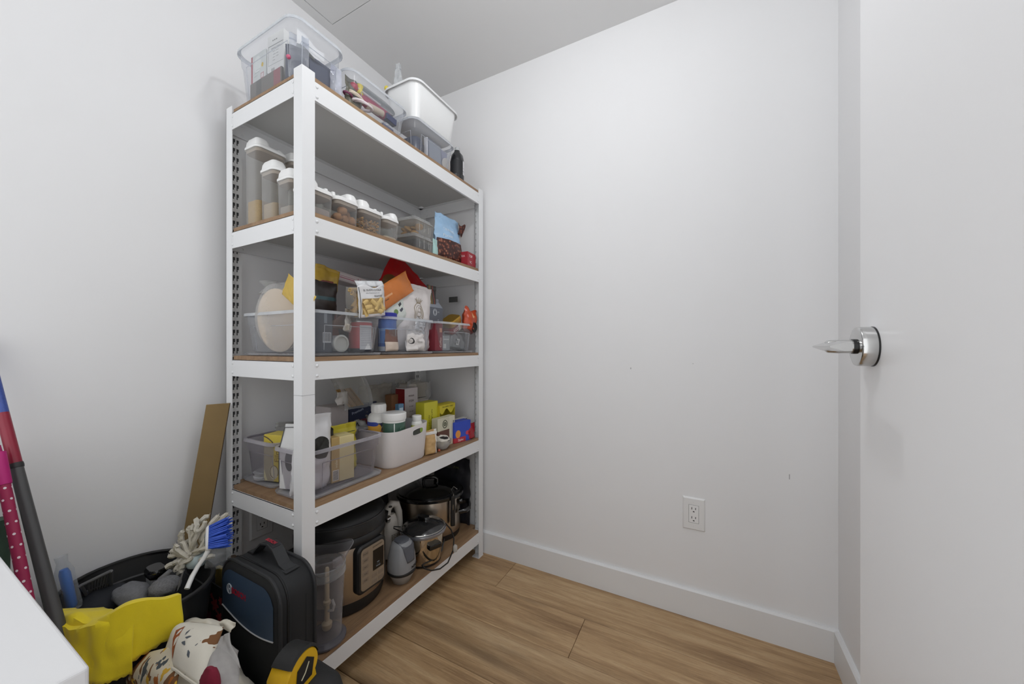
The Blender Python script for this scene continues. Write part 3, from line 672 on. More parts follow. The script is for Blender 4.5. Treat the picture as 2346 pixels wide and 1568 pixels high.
# two stacked clear clamshells
cl = clear('clamshell_plastic', '#eceae6', .07, .5, .06)
yc = at(949, 560, 'x', -1.0).y
for k, (lab, zb) in enumerate([('lower clear clamshell with black seeds in it', zs), ('upper clear clamshell with pale cookies in it', zs+.0665)]):
    t = thing('clamshell', lab, 'container', (-1.062, yc+.060, zb), .05, 'stacked clear clamshells')
    Geo().loft([rr(.098, .104, .012, .001), rr(.104, .110, .013, .006), rr(.114, .118, .014, .050)], True, False).build('tray', cl, t, smooth=True)
    Geo().loft([rr(.120, .124, .015, .050), rr(.122, .126, .015, .053)], True, True).build('flange', clear('clamshell_edge', '#dedcd8', .25, .5, .06), t, smooth=True)
    Geo().loft([rr(.114, .118, .014, .0535), rr(.104, .108, .013, .0655)], False, True).build('lid', cl, t, smooth=True)
    for j in range(3): Geo().box(.0555, .058, -.03+.028*j, -.027+.028*j, .012, .046).build('moulded_rib', cl, t)
tag(Geo().loft([rr(.092, .098, .01, .004), rr(.100, .106, .01, .040), rr(.05, .05, .01, .044)]).build('black_seeds', mat('black_seed', '#2b2a2c', .6, bump=1., bscale=300, var=.5, vscale=300), smooth=True, loc=(-1.062, yc+.060, zs), rot=(0, 0, .05)), 'black seeds covering the floor of the lower clamshell', 'seeds', kind='stuff')
ckm = mat('cookie_crumb', '#c49c62', .8, bump=1., bscale=120, var=.2, vscale=60)
rnd = random.Random(8)
for k in range(9):
    x, y = -1.062+rnd.uniform(-.034, .034), yc+.060+rnd.uniform(-.034, .034)
    o = Geo().lathe([(.010, 0), (.016, .003), (.017, .008), (.013, .012)], 14).build('cookie', ckm, smooth=True, loc=(x, y, zs+.076+.013*(k//3)), rot=(rnd.uniform(-.5, .5), rnd.uniform(-.5, .5), 0))
    tag(o, 'pale round cookie in the upper clamshell', 'cookie', 'cookies in the clamshell')
pouch('aqua_packet', 'small aqua packet wedged behind the lower clamshell', 'packet', .03, .055, .02, (-1.010, 1.205, zs), FX, mat('aqua_film', '#a9cdc8', .45), seed=31)
# pecan bag
t = pouch('pecan_bag', 'light blue bag of pecans with a torn corner at the far end', 'bag', .190, .205, .075, (-1.060, 1.352, zs), FX, mat('pecan_film', '#9cbfdf', .35, bump=.2, bscale=40, var=.08), seed=41, crumple=.007, top=.93, belly=.40, words=[('PAWNEE', .018, -.02, .147, '#e9f1f8', -.06), ('Pecans', .021, -.035, .118, '#dfeaf4', .03)])
half, off = pouch_surf(.190, .205, .075, .40, 41, .007)
g = Geo(); g.grid(lambda u, v: ((.005+.925*1.0)*0+(u-.5)*.186, -half((u-.5)*.186, .012+v*.088)+off((u-.5)*.186, .012+v*.088)-.0030, .012+v*.088), 14, 10)
vo = mat('pecan_window', '#5b2d20', .45, bump=1., bscale=60)
nt = vo.node_tree; vn = nt.nodes.new('ShaderNodeTexVoronoi'); vn.inputs['Scale'].default_value = 75; tc = nt.nodes.new('ShaderNodeTexCoord'); nt.links.new(tc.outputs['Object'], vn.inputs['Vector'])
nzz = _noise(nt, 60., 3, tc.outputs['Object']); rmp = nt.nodes.new('ShaderNodeValToRGB'); e = rmp.color_ramp.elements
e[0].position = .08; e[0].color = (*lin('#b07a5a'), 1); e[1].position = .55; e[1].color = (*lin('#3a1712'), 1); k = e.new(.28); k.color = (*lin('#7c4230'), 1)
nt.links.new(_math(nt, 'ADD', vn.outputs['Distance'], _math(nt, 'MULTIPLY', _math(nt, 'SUBTRACT', nzz, .5), .5)), rmp.inputs[0]); nt.links.new(rmp.outputs[0], nt.nodes['Principled BSDF'].inputs['Base Color'])
g.build('nut_window', vo, t, smooth=True)
g = Geo(); g.grid(lambda u, v: (.048+u*.048+.012*v, -.003-.008*math.sin(u*5+v*3)-half(.07, .15), .146+v*.060+.006*math.sin(u*9)), 8, 8); g.build('torn_corner', vo, t, smooth=True, solid=.001)
carton('red_box', 'small red box with white print at the far end of the second shelf', 'box', .082, .05, .066, (-1.020, 1.455, zs), FX+.12, mat('red_carton', '#a02833', .5), prints=[('TOP', .017, -.012, .048, '#eedfdf'), ('VC', .016, -.012, .020, '#eedfdf'), ('RA', .015, 0, .046, '#e8c9c9', 'left')])
# ================================================================ THIRD SHELF: three clear bins standing on their lids
z3 = BTOP[2]+.0005; zb = z3+.0075; zi = zb+.004
GB = 'clear bins on the third shelf'
for lab, y0, y1 in (('near', .636, .918), ('middle', .923, 1.192), ('far', 1.198, 1.492)):
    bin_lid('flat clear lid under the %s bin on the third shelf' % lab, -1.362, -.992, y0+.002, y1-.002, z3, 'lids under the third shelf bins')
    storage_bin({'near': 'clear bin with tortillas and pasta, nearest on the third shelf', 'middle': 'middle clear bin with red and orange pouches on the third shelf', 'far': 'far clear bin with silver packets on the third shelf'}[lab], -1.362, -.992, y0, y1, zb, .132, GB)
# ---- near bin
def ax(name, label, cat, u0, v0, u1, v1, wpx, plane, val, T, m, **k):
    """bag whose long axis runs from pixel (u0, v0) to (u1, v1) on the plane x = val (faces the room) or y = val (faces the near end)"""
    p0, p1 = at(u0, v0, plane, val), at(u1, v1, plane, val); mid = (p0+p1)/2
    zc = -mid.x*math.sin(YAW)+mid.y*math.cos(YAW); d = p1-p0; lat = d.y if plane == 'x' else d.x
    wid = wpx*zc/F_PX*(1.25 if plane == 'x' else 1.35); h = math.hypot(lat, d.z)
    return pouch(name, label, cat, wid, h, T, p0, FX if plane == 'x' else 0, m, ry=math.atan2(lat, d.z), **k), wid, h
film = clear('bag_film', '#eeebe6', .10, .5, .12)
t = thing('tortilla_bag', 'stack of pale tortillas upright in a clear twisted bag', 'tortillas', (-1.190, .690, zi), math.radians(10), rx=math.radians(5))
tm = mat('tortilla_flour', '#dcccb8', .85, bump=.3, bscale=60, var=.05, vscale=25)
def xzdisc(g, cx, cz, rx, rz_, y0, y1, n=36, seed=0):
    def ring(y, k): return [(cx+k*rx*math.cos(a)*(1+.015*noise.noise(Vector((math.cos(a)*2, math.sin(a)*2, seed+y*40)))), y, cz+k*rz_*math.sin(a)) for a in [2*PI*j/n for j in range(n)]]
    g.loft([ring(y0, .93), ring(y0+.0012, 1), ring(y1-.0012, 1), ring(y1, .93)])
for k in range(7):
    g = Geo(); xzdisc(g, .001*(k % 3), .102, .084, .100, -.026+.0072*k, -.0195+.0072*k, seed=k); g.build('tortilla', tm, t, smooth=True, angle=50)
g = Geo()
def BR(y, k, up=0): return [(k*.091*math.cos(a), y, .104+k*.103*math.sin(a)+max(0, math.sin(a))**3*up) for a in [2*PI*j/36 for j in range(36)]]
g.loft([BR(-.032, .93), BR(-.026, 1.0, .01), BR(.026, 1.0, .02), BR(.034, .92)], True, True); g.build('bag', film, t, smooth=True, angle=60)
g = Geo(); g.loft([[(-.055+r_*math.cos(a)*1.4, .0+r_*math.sin(a), z) for a in [2*PI*j/14 for j in range(14)]] for r_, z in ((.026, .190), (.014, .204), (.008, .211), (.015, .220), (.022, .230))], False, False); g.build('twisted_neck', clear('twist_film', '#efeeea', .10, .4, .1), t, smooth=True)
pouch('bread_bag', 'beige bread bag behind the tortillas', 'bag', .11, .15, .045, (-1.250, .760, zi), .2, mat('beige_bread', '#cdb489', .7, bump=.4, bscale=60), seed=51, crumple=.008)
w_, d_, h_, l_ = nr(636, 720, 625, 700, .78, .03)
carton('taco_box', 'dark red and green box behind the tortillas', 'box', .19, .04, .205, (-1.165, .775, zi+.018), 0, mat('taco_carton', '#6d2c27', .5, rects=[('r', 'x', 'z', .006, .062, .16, .3, '#8db37a'), ('r', 'x', 'z', -.03, .0, .17, .19, '#a5483d')]), ry=math.radians(-9))
ax('yellow_packet', 'yellow packet with a white label leaning across the tortillas', 'packet', 715, 705, 655, 652, 40, 'y', .648, .014, mat('yellow_packet_film', '#c9a94a', .4, rects=[('r', 'x', 'z', -.024, .06, .02, .066, '#e3dfd6'), ('r', 'x', 'z', -.02, .03, .055, .058, '#7e7a8c'), ('r', 'x', 'z', -.02, .03, .045, .048, '#7e7a8c'), ('r', 'x', 'z', -.02, .03, .036, .038, '#8f6a48')]), seed=52, belly=.6, seal=.006, crumple=.003)
def fp(name, label, cat, uL, uR, vT, vB, X, T, m, base=None, **k):
    w_, d_, h_, l_ = fr(uL, uR, vT, vB, X, 0, base)
    return pouch(name, label, cat, w_, h_, T, (X-T/2, l_[1], l_[2]), FX, m, **k), w_, h_
def fc(name, label, cat, uL, uR, vT, vB, X, d, m, base=None, **k):
    w_, d_, h_, l_ = fr(uL, uR, vT, vB, X, d, base)
    return carton(name, label, cat, w_, d, h_, l_, FX, m, **k), w_, h_
fp('golden_pouch', 'golden yellow pouch rising beside the front post', 'pouch', 706, 764, 610, 700, -1.13, .04, mat('golden_film', '#bf9d3a', .38, bump=.2, bscale=40, rects=[('r', 'x', 'z', -.06, .016, .03, .115, '#cfc6ad'), ('r', 'x', 'z', -.05, .012, .1, .103, '#6d644c'), ('r', 'x', 'z', -.05, .008, .088, .091, '#6d644c')]), base=zi+.06, ry=math.radians(10), seed=53, crumple=.008, seal=.012)
t, w_, h_ = fc('flour_packet', 'white packet with pink print lying across the bin rim', 'packet', 763, 842, 628, 650, -1.19, .07, mat('flour_paper', '#e4dcdc', .6, rects=[('r', 'x', 'z', -.05, .02, .012, .015, '#c06a86'), ('r', 'x', 'z', -.05, .015, .019, .021, '#c995a6')]), lid=False, bevel=.008)
lettering(t, '1 kg', .018, (.040, -.0353, .020), UP, mat('ink_#b0365c', '#b0365c', .5))
t.rotation_euler = (0, math.radians(6), FX)
fp('dark_pouch', 'black pouch with a teal band behind the bin rim', 'pouch', 700, 782, 642, 760, -1.075, .05, mat('black_brown_film', '#2a2220', .35, bump=.3, bscale=50, rects=[('r', 'x', 'z', -.1, .1, .168, .180, '#2f4a50'), ('r', 'x', 'z', -.015, .005, .05, .075, '#6e6a66')]), base=zi, seed=54, crumple=.006, belly=.6, seal=0)
t = thing('brown_flap', 'brown paper bag folded open beside the pasta', 'paper bag', (-1.045, .800, zi+.075), FX)
g = Geo(); g.grid(lambda u, v: (-.055+.085*u*v+.02*(1-v)*u*2, -.004-.02*math.sin(u*2)*v, v*.095*(.25+.75*u)), 8, 8); g.build('flap', mat('brown_kraft', '#5d4339', .7, bump=.2), t, smooth=True, solid=.001)
g = Geo(); g.grid(lambda u, v: (-.03+.07*u, .012+.006*math.sin(u*5), v*.06), 6, 4); g.build('inner_sheet', mat('brown_kraft_dark', '#46302a', .7), t, smooth=True, solid=.001)
# pasta bag: clear side full of rigatoni, white printed front with a picture of pasta
rig = mat('rigatoni', '#cfae6e', .6, bump=.5, bscale=150, var=.12)
pb = thing('pasta_bag', 'white rigatoni bag with a pasta picture, leaning over the bin rim', 'pasta bag', (-1.010, .858, at(845, 724, 'x', -.99).z), FX+.06, rx=math.radians(5), ry=math.radians(-9))
wP, hP = .116, .102
def PF(u, v): return ((u-.5)*wP, -.020-.012*math.sin(PI*u)*math.sin(PI*(.15+.75*v))+.003*noise.noise(Vector((u*6, v*6, 3))), v*hP+.006*math.sin(u*8)*v)
pf = Geo().grid(PF, 14, 18).build('front_panel', mat('pasta_white_print', '#dcdcdd', .5, rects=[('r', 'x', 'z', -.046, .052, .010, .062, '#a98d5a'), ('r', 'x', 'z', -.054, .056, .0015, .006, '#d8d0d2')]), pb, smooth=True, solid=.0008)
Geo().grid(lambda u, v: ((u-.5)*wP, .030+.01*math.sin(PI*u), v*hP*.97), 8, 8).build('back_panel', clear('pasta_film', '#efe9dc', .12, .4, .1), pb, smooth=True)
for sg in (-1, 1): Geo().grid(lambda u, v: (sg*(wP/2+.005*math.sin(PI*v)), -.019+.049*u, v*hP*.97), 6, 10).build('side_gusset', clear('pasta_film', '#efe9dc'), pb, smooth=True)
Geo().grid(lambda u, v: ((u-.5)*wP*.98, -.020+.012*v+.004*math.sin(u*17), hP-.002+.020*math.sin(v*1.3)), 24, 4).build('folded_top', mat('pasta_top_print', '#d6d8da', .5, var=.15, vscale=120), pb, smooth=True, solid=.0008)
g = Geo(); g.grid(lambda u, v: (-wP/2+.002+.0025*u, -.0225-.006*math.sin(PI*v), v*hP*.98), 2, 10); g.build('dark_edge_strip', mat('ink_black_strip', '#2c2b2c', .4), pb, smooth=True)
rnd = random.Random(12)
def rigat(name, parent, c, ang, L=.030, R=.0075, ax='xz', m=rig):
    d = Vector((math.cos(ang), 0, math.sin(ang))) if ax == 'xz' else Vector((math.cos(ang), math.sin(ang), 0)); c = Vector(c)
    a = Vector((0, 1, 0)) if ax == 'xz' else Vector((0, 0, 1)); b = d.cross(a); n = 12; rings = []
    for s, k in ((-.5, .62), (-.5, 1), (.5, 1), (.5, .62), (-.42, .6)): rings.append([c+d*L*s+(a*math.cos(2*PI*j/n)+b*math.sin(2*PI*j/n))*R*k for j in range(n)])
    return Geo().loft(rings, False, False).build(name, m, parent, smooth=True, angle=50)
for k in range(30):
    tt = rnd.random()
    rigat('rigatoni', pb, (-wP/2+.010+rnd.uniform(0, .085), rnd.uniform(-.004, .020), .010+rnd.uniform(0, .080)), rnd.uniform(0, PI))
# the printed pasta picture (in low relief on the front panel)
pic = mat('printed_pasta', '#d9bb7a', .5, var=.1, vscale=90)
for k, (x, z, a) in enumerate([(-.030, .052, .5), (-.004, .049, 2.5), (.026, .050, .9), (-.026, .034, .1), (.012, .036, 1.1), (.038, .035, 2.2), (-.018, .020, .15), (.022, .019, 2.9), (.040, .019, .6), (-.034, .018, 1.9)]):
    u, v = x/wP+.5, z/hP; y = PF(u, v)[1]-.0008
    d = Vector((math.cos(a), 0, math.sin(a))); b = Vector((-d.z, 0, d.x)); c = Vector((x, y, z)); L, R = .030, .0075
    g = Geo(); pts = []
    for q in range(5):
        e = (q/4-.5)*PI
        pts.append([c+d*L*s*.5+b*R*math.sin(e)+Vector((0, -.0022*math.cos(e), 0)) for s in (-1, 1)])
    g.loft(pts, False, False, closed=False); g.build('printed_rigatoni', pic, pf, smooth=True)
ink = mat('ink_#3c3d44', '#3c3d44', .5)
def pw(cx, cz): return lambda a, b, c: (cx+a, PF(max(0, min(1, (cx+a)/wP+.5)), max(0, min(1, (cz+b)/hP)))[1]-.0012, cz+b)
lettering(pb, 'IL GUSTO D\'ITALIA', .0095, None, None, ink, warp=pw(.002, .089)); lettering(pb, 'pasta di semola di grano duro', .0050, None, None, mat('ink_#6c6d74', '#6c6d74', .5), warp=pw(.0, .080)); lettering(pb, 'RIGATONI', .0085, None, None, ink, warp=pw(.022, .069))
pouch('foil_packet', 'small grey foil packet tucked in front of the pasta', 'packet', .036, .06, .014, (-1.012, .776, zi+.065), FX+.4, mat('grey_foil', '#b9b3a8', .25, .6, bump=.5, bscale=60), seed=56, crumple=.006, ry=.15)
t, w_, h_ = fc('dark_carton', 'dark carton with a barcode inside the near bin', 'carton', 722, 762, 712, 790, -1.030, .04, mat('dark_grey_carton', '#4d5158', .5, rects=[('r', 'x', 'z', -.004, .024, .030, .062, '#c9cbcd'), ('r', 'x', 'z', .0, .010, .09, .12, '#7d8187')]), base=zi, lid=False)
for k in range(7): Geo().box(-.002+k*.0036, -.0005+k*.0036, -.0206, -.0202, .034, .060).build('barcode_bar', mat('ink_#33353a', '#33353a', .5), t)
t = thing('jar_ring', 'clear jar with a ring lid lying at the front of the near bin', 'jar', (-1.022, .760, zi+.028), 0)
g = Geo(); g.loft([[(x, r_*math.cos(2*PI*j/28), r_*math.sin(2*PI*j/28)) for j in range(28)] for r_, x in ((.022, -.07), (.026, -.06), (.026, -.01), (.024, 0))]); g.build('body', clear('jar_clear', '#c9ccca', .25, .5, .08), t, smooth=True)
g = Geo(); g.loft([[(x, r_*math.cos(2*PI*j/28), r_*math.sin(2*PI*j/28)) for j in range(28)] for r_, x in ((.0265, 0), (.0275, .006), (.024, .008), (.0215, .008), (.021, .002))]); g.build('ring_lid', mat('pale_ring', '#b8b8b0', .4), t, smooth=True)
# red and white can
t = thing('milk_tin', 'red tin with a white text label inside the near bin', 'tin', (-1.048, .858, zi))
Geo().lathe([(.037, .001), (.038, .003), (.038, .098), (.037, .101)], 40).build('body', mat('red_tin', '#b34a4e', .35, rects=[('r', 'z', 'x', 0, .012, -1, 1, '#2f3138')]), t, smooth=True)
def arc(r_, a0, a1, z0, z1, n=14): return Geo().grid(lambda u, v: (r_*math.cos(a0+(a1-a0)*u), r_*math.sin(a0+(a1-a0)*u), z0+(z1-z0)*v), n, 1)
lb = arc(.0384, -.75, .50, .008, .090).build('paper_label', mat('tin_label', '#c9cacc', .6, var=.1, vscale=260), t, smooth=True)
for k in range(11): arc(.0387, -.66, .30, .020+k*.006, .0215+k*.006).build('text_line', mat('ink_#a2a4a8', '#a2a4a8', .6), lb, smooth=True)
arc(.0386, .62, .92, .014, .086).build('side_label', mat('cream_label', '#d8c7a6', .6, rects=[('r', 'z', 'x', .03, .04, -1, 1, '#7d4a3c'), ('r', 'z', 'x', .055, .065, -1, 1, '#7d4a3c')]), t, smooth=True)
Geo().lathe([(.039, .100), (.0395, .102), (.039, .104), (.034, .103)], 40).build('lid_rim', mat('tin_steel', '#b9b9b7', .3, 1.), t, smooth=True)
carton('navy_carton', 'dark navy carton behind the red tin', 'carton', .12, .03, .10, (-1.115, .862, zi), FX, mat('navy_carton_card', '#3f4450', .6))
# ---- middle bin
t, w_, h_ = ax('red_pouch', 'large glossy red pouch at the back of the middle bin', 'pouch', 893, 735, 948, 630, 108, 'x', -1.165, .04, mat('red_film', '#b3070f', .28, bump=.15, bscale=25, var=.1, rects=[('c', 'x', 'z', -.085, .125, .045, .04, '#6d4a22')]), seed=61, crumple=.006, belly=.6, seal=.016, top=1.12, words=[('HC  BJC', .016, -.02, .115, '#d2846a')])
ax('orange_pouch', 'orange pouch leaning over the pasta bag', 'pouch', 852, 700, 936, 646, 42, 'x', -1.036, .020, mat('orange_film', '#cc7630', .35, bump=.2, bscale=30, var=.08, rects=[('c', 'x', 'z', -.004, .050, .009, .010, '#e2d9cf'), ('c', 'x', 'z', -.014, .022, .010, .010, '#8e3f1c'), ('r', 'x', 'z', -.004, .003, .06, .10, '#e0a777'), ('r', 'x', 'z', .008, .012, .055, .075, '#7c4a22')]), seed=62, crumple=.003, belly=.6, seal=.010)
ax('herb_pouch', 'white pouch with green herb print in the middle bin', 'pouch', 880, 745, 930, 690, 46, 'x', -1.050, .028, mat('herb_film', '#d3d8d2', .4, bump=.2, bscale=40, var=.08, vscale=90, rects=[('c', 'x', 'z', -.006, .070, .010, .012, '#6f8b4d'), ('c', 'x', 'z', -.012, .030, .012, .010, '#8fa07a'), ('r', 'x', 'z', -.02, -.008, .10, .118, '#34343a'), ('r', 'x', 'z', .0, .01, .09, .11, '#4a4a56')]), seed=63, crumple=.004, seal=.010)
t, w_, h_ = fp('white_pouch', 'tall white pouch with a gold pineapple drawing', 'pouch', 914, 990, 655, 790, -1.035, .045, mat('white_matt_film', '#dcd6d4', .42, bump=.25, bscale=30, var=.04), base=zi, ry=math.radians(4), seed=64, crumple=.007, belly=.55, seal=.014)
half, off = pouch_surf(w_, h_, .045, .55, 64, .007)
def on(x, z): return (x, -half(x, z)+off(x, z)-.0012, z)
gold = mat('gold_line_print', '#8f8062', .4)
cz = h_*.60
for k in range(3):
    q = 1-.26*k; g = Geo(); g.tube([on(.004+.026*q*math.cos(a)*(1+.04*math.sin(5*a)), cz+.040*q*math.sin(a)) for a in [2*PI*j/30 for j in range(31)]], .0007 if k else .0011, 5); g.build('pineapple_line', gold, t)
for k in range(5):
    a = PI/2+(k-2)*.42; g = Geo(); g.tube([on(.004+.012*math.cos(a), cz+.036), on(.004+.020*math.cos(a), cz+.050), on(.004+.030*math.cos(a), cz+.040+.022*math.sin(a))], [.0009, .0011, .0005], 5); g.build('pineapple_leaf', gold, t)
lettering(t, 'VIVA', .010, None, None, gold, warp=lambda a, b, c: on(.004+a, cz+b))
lettering(t, 'natural', .007, None, None, gold, warp=lambda a, b, c: on(.004+a, cz-.016+b))
# blue canister
yb_ = at(899, 745, 'x', -1.02).y
t = thing('blue_canister', 'blue canister with a dark blue cap at the front of the middle bin', 'canister', (-1.046, yb_, zi))
Geo().lathe([(.031, .001), (.033, .004), (.033, .116), (.031, .119)], 36).build('body', mat('blue_canister_print', '#3d66ad', .4, rects=[('r', 'z', 'x', .030, .075, -1, 1, '#5f8fd0'), ('r', 'z', 'x', .075, .085, -1, 1, '#7fa8da'), ('r', 'z', 'x', 0, .018, -1, 1, '#cfd6de')]), t, smooth=True)
Geo().lathe([(.0345, .117), (.035, .120), (.035, .140), (.032, .143)], 36).build('cap', mat('blue_cap', '#27309c', .4), t, smooth=True)
pouch('brown_pouch', 'small brown and beige pouch low in the middle bin', 'pouch', .060, .065, .03, (-1.012, .965, zi), FX, mat('brown_beige_film', '#c7b7a9', .5, rects=[('r', 'x', 'z', -.1, .1, .035, .1, '#6e4f45')]), seed=66)
t = pouch('white_sachet', 'white sachet with a black ring printed on it, low in the middle bin', 'sachet', .100, .085, .03, (-1.010, 1.085, zi), FX, mat('white_sachet_film', '#d5d0cd', .3, bump=.5, bscale=40, rects=[('c', 'x', 'z', -.030, .040, .012, .012, '#2e2c2c'), ('c', 'x', 'z', -.033, .040, .008, .009, '#c9c4c1')]), seed=67, crumple=.010, words=[('CLASSIC', .007, .012, .036, '#8d8a88')])
pouch('foil_sachet', 'torn silver foil sachet above the white sachet', 'sachet', .07, .07, .02, (-1.022, 1.110, zi+.05), FX, mat('silver_foil', '#cfd0d1', .2, .8, bump=.6, bscale=50), seed=68, crumple=.010, ry=.3)
fp('black_pouch', 'narrow black pouch standing at the end of the middle bin', 'pouch', 984, 1004, 662, 800, -1.06, .03, mat('black_film', '#33322f', .3, bump=.3, rects=[('r', 'x', 'z', -.02, -.004, .12, .3, '#6e5a2c'), ('r', 'x', 'z', .004, .01, .1, .3, '#803028')]), base=zi, seed=69, belly=.7)
# ---- far bin
w_, d_, h_, l_ = fr(984, 1015, 705, 790, -1.050, .05, zi)
t = thing('gable_carton', 'slate grey gable-topped carton at the near end of the far bin', 'carton', l_, FX)
cm = mat('slate_carton', '#5b5f68', .5); ct = mat('slate_carton_top', '#8b9099', .5)
Geo().box(-w_/2, w_/2, -.025, .025, 0, h_).build('body', cm, t, bevel=.001)
g = Geo(); g.add([(-w_/2, -.025, h_), (w_/2, -.025, h_), (w_/2, .025, h_), (-w_/2, .025, h_), (-w_/2+.006, 0, h_+.032), (w_/2-.006, 0, h_+.032)], [(0, 1, 5, 4), (2, 3, 4, 5), (1, 2, 5), (3, 0, 4)]); g.build('gable', ct, t)
Geo().box(-w_/2+.004, w_/2-.004, -.0015, .0015, h_+.030, h_+.042).build('top_fin', ct, t)
g = Geo(); g.tube([(-.010+.012*math.cos(a), -.0256, h_-.022+.014*math.sin(a)) for a in [2*PI*j/24 for j in range(25)]], .0010, 5); g.tube([(-.010+.007*math.cos(a), -.0256, h_-.022+.009*math.sin(a)) for a in [2*PI*j/24 for j in range(25)]], .0008, 5); g.build('line_emblem', mat('pale_print', '#c9ccd0', .5), t)
lettering(t, 'KR', .008, (.014, -.0254, h_-.02), UP, mat('pale_print', '#c9ccd0')); lettering(t, 'CT', .007, (.012, -.0254, h_-.055), UP, mat('pale_print', '#c9ccd0'))
pouch('green_packet', 'dull green packet leaning behind the gable carton', 'packet', .12, .14, .02, (-1.18, 1.345, zi+.04), FX, mat('dull_green_film', '#7d8473', .5, rects=[('c', 'x', 'z', 0, .09, .02, .015, '#6f8f5c')]), ry=math.radians(35), seed=71)
t = thing('coffee_jar', 'squat jar with a gold lid and a red label lying on the far bin', 'jar', (-1.045, 1.365, zi+.120), FX, ry=math.radians(-28), rx=.15)
Geo().loft([rr(.085, .062, .018, -.030), rr(.090, .066, .02, -.026), rr(.090, .066, .02, .006)]).build('body', mat('red_jar_label', '#6d1d22', .4, rects=[('r', 'x', 'z', -.045, .002, -.022, .0, '#8d1c26'), ('r', 'x', 'z', .004, .022, -.03, .006, '#cfc9c4'), ('r', 'x', 'z', .022, .1, -.03, .1, '#b5833f')]), t, smooth=True, angle=40)
Geo().loft([rr(.092, .068, .02, .006), rr(.094, .070, .021, .010), rr(.094, .070, .021, .030), rr(.086, .062, .018, .034)]).build('gold_lid', mat('gold_lid_metal', '#b08a35', .3, .7), t, smooth=True, angle=40)
lettering(t, 'KOZY', .019, (-.012, -.0336, -.012), UP, mat('ink_#e8e2dc', '#e8e2dc', .5))
w_, d_, h_, l_ = fr(1038, 1062, 678, 692, -1.30, .004)
carton('black_tag', 'small black printed tag on the far side of the rack', 'tag', .055, .002, .028, (-1.150, 1.515, at(1050, 692, 'y', 1.515).z), .0, mat('dark_tag', '#5c5d5c', .5, var=.3, vscale=200), lid=False, bevel=.0003)
t = thing('orange_snack_bag', 'crumpled orange snack bag torn open at the far end', 'bag', (-1.020, 1.452, zi+.085), FX, ry=math.radians(14))
half, off = pouch_surf(.075, .12, .05, .5, 73, .010)
def OB(s): return lambda u, v: ((u-.5)*.075*(1.0+.25*v), s*half((u-.5)*.075, v*.118)*(1+.5*v)+off((u-.5)*.075, v*.12), v*.12+.008*math.sin(u*9)*v)
g = Geo(); g.grid(OB(-1), 14, 16); g.grid(OB(1), 14, 16, flip=True); g.build('film', mat('orange_red_film', '#bf4518', .28, bump=.5, bscale=40, var=.25, vscale=50, rects=[('c', 'x', 'z', -.005, .088, .010, .016, '#d9a06e'), ('r', 'x', 'z', -.05, .05, .0, .012, '#6e1f16')]), t, smooth=True)
g = Geo(); g.loft([[(.014+r_*.020*math.cos(a), -.030-dy, .030+r_*.022*math.sin(a)) for a in [2*PI*j/20 for j in range(20)]] for r_, dy in ((1.15, 0), (.95, .003), (.8, -.004))]); g.build('torn_opening', mat('torn_black', '#15120f', .7), t, smooth=True)
for k, (y, lab, c1) in enumerate([(1.222, 'dark red coffee box inside the near side of the far bin', '#7a2430')]):
    t = carton('coffee_box', lab, 'box', .050, .06, .118, (-1.042, 1.232, zi), FX, mat('dark_red_box', c1, .5, rects=[('r', 'x', 'z', .005, .021, .080, .098, '#c98a6c')]), lid=True)
    lettering(t, 'Coffee', .016, (.012, -.0303, .036), (PI/2, -PI/2, 0), mat('ink_#e3c9b8', '#e3c9b8', .5))
carton('silver_box', 'small silver box beside the dark red coffee box', 'box', .052, .04, .066, (-1.040, 1.292, zi), FX, mat('silver_card', '#9fa3a3', .35, .3, rects=[('r', 'x', 'z', -.02, .0, .01, .03, '#d5d6d2'), ('r', 'x', 'z', -.022, .02, .048, .052, '#d5d6d2')]))
t = pouch('silver_pouch', 'shiny silver pouch with a barcode patch in the far bin', 'pouch', .115, .118, .035, (-1.040, 1.395, zi), FX, mat('silver_film', '#8d9192', .22, .8, bump=.7, bscale=30, var=.15), seed=75, crumple=.008, ry=.14)
half, off = pouch_surf(.115, .118, .035, .42, 75, .008)
g = Geo(); g.grid(lambda u, v: (-.035+.022*u+.006*v, -half(-.02, .04)-.002+off(-.02, .04), .022+.030*v), 2, 2); g.build('barcode_patch', mat('barcode_white', '#d0d0cd', .5, rects=[('r', 'x', 'z', -.030, -.016, .028, .046, '#76787a')]), t)
# ================================================================ FOURTH SHELF
z4 = BTOP[3]+.0005; zb = z4+.0075; zi = zb+.004
GF = 'clear bins on the fourth shelf'
smoky = clear('smoky_bin_plastic', '#e8e6ea', .07, .34, .15, '#d9d5da'); smokyr = clear('smoky_bin_rim', '#d5d3d8', .24, .5, .2, '#e2dfe4')
for lab, lab2, x0, x1, y0, y1 in (('clear bin at the back of the near end of the fourth shelf', 'clear lid under the back bin of the fourth shelf', -1.390, -1.190, .648, .930), ('clear bin with the seaweed pouch, at the front of the fourth shelf', 'clear lid under the front bin of the fourth shelf', -1.180, -1.002, .634, .928)):
    bin_lid(lab2, x0+.001, x1-.001, y0, y1, z4, 'lids under the fourth shelf bins', clear('smoky_lid', '#d8d5da', .16, .4, .2))
    storage_bin(lab, x0, x1, y0, y1, zb, .137, GF, smoky, smokyr)
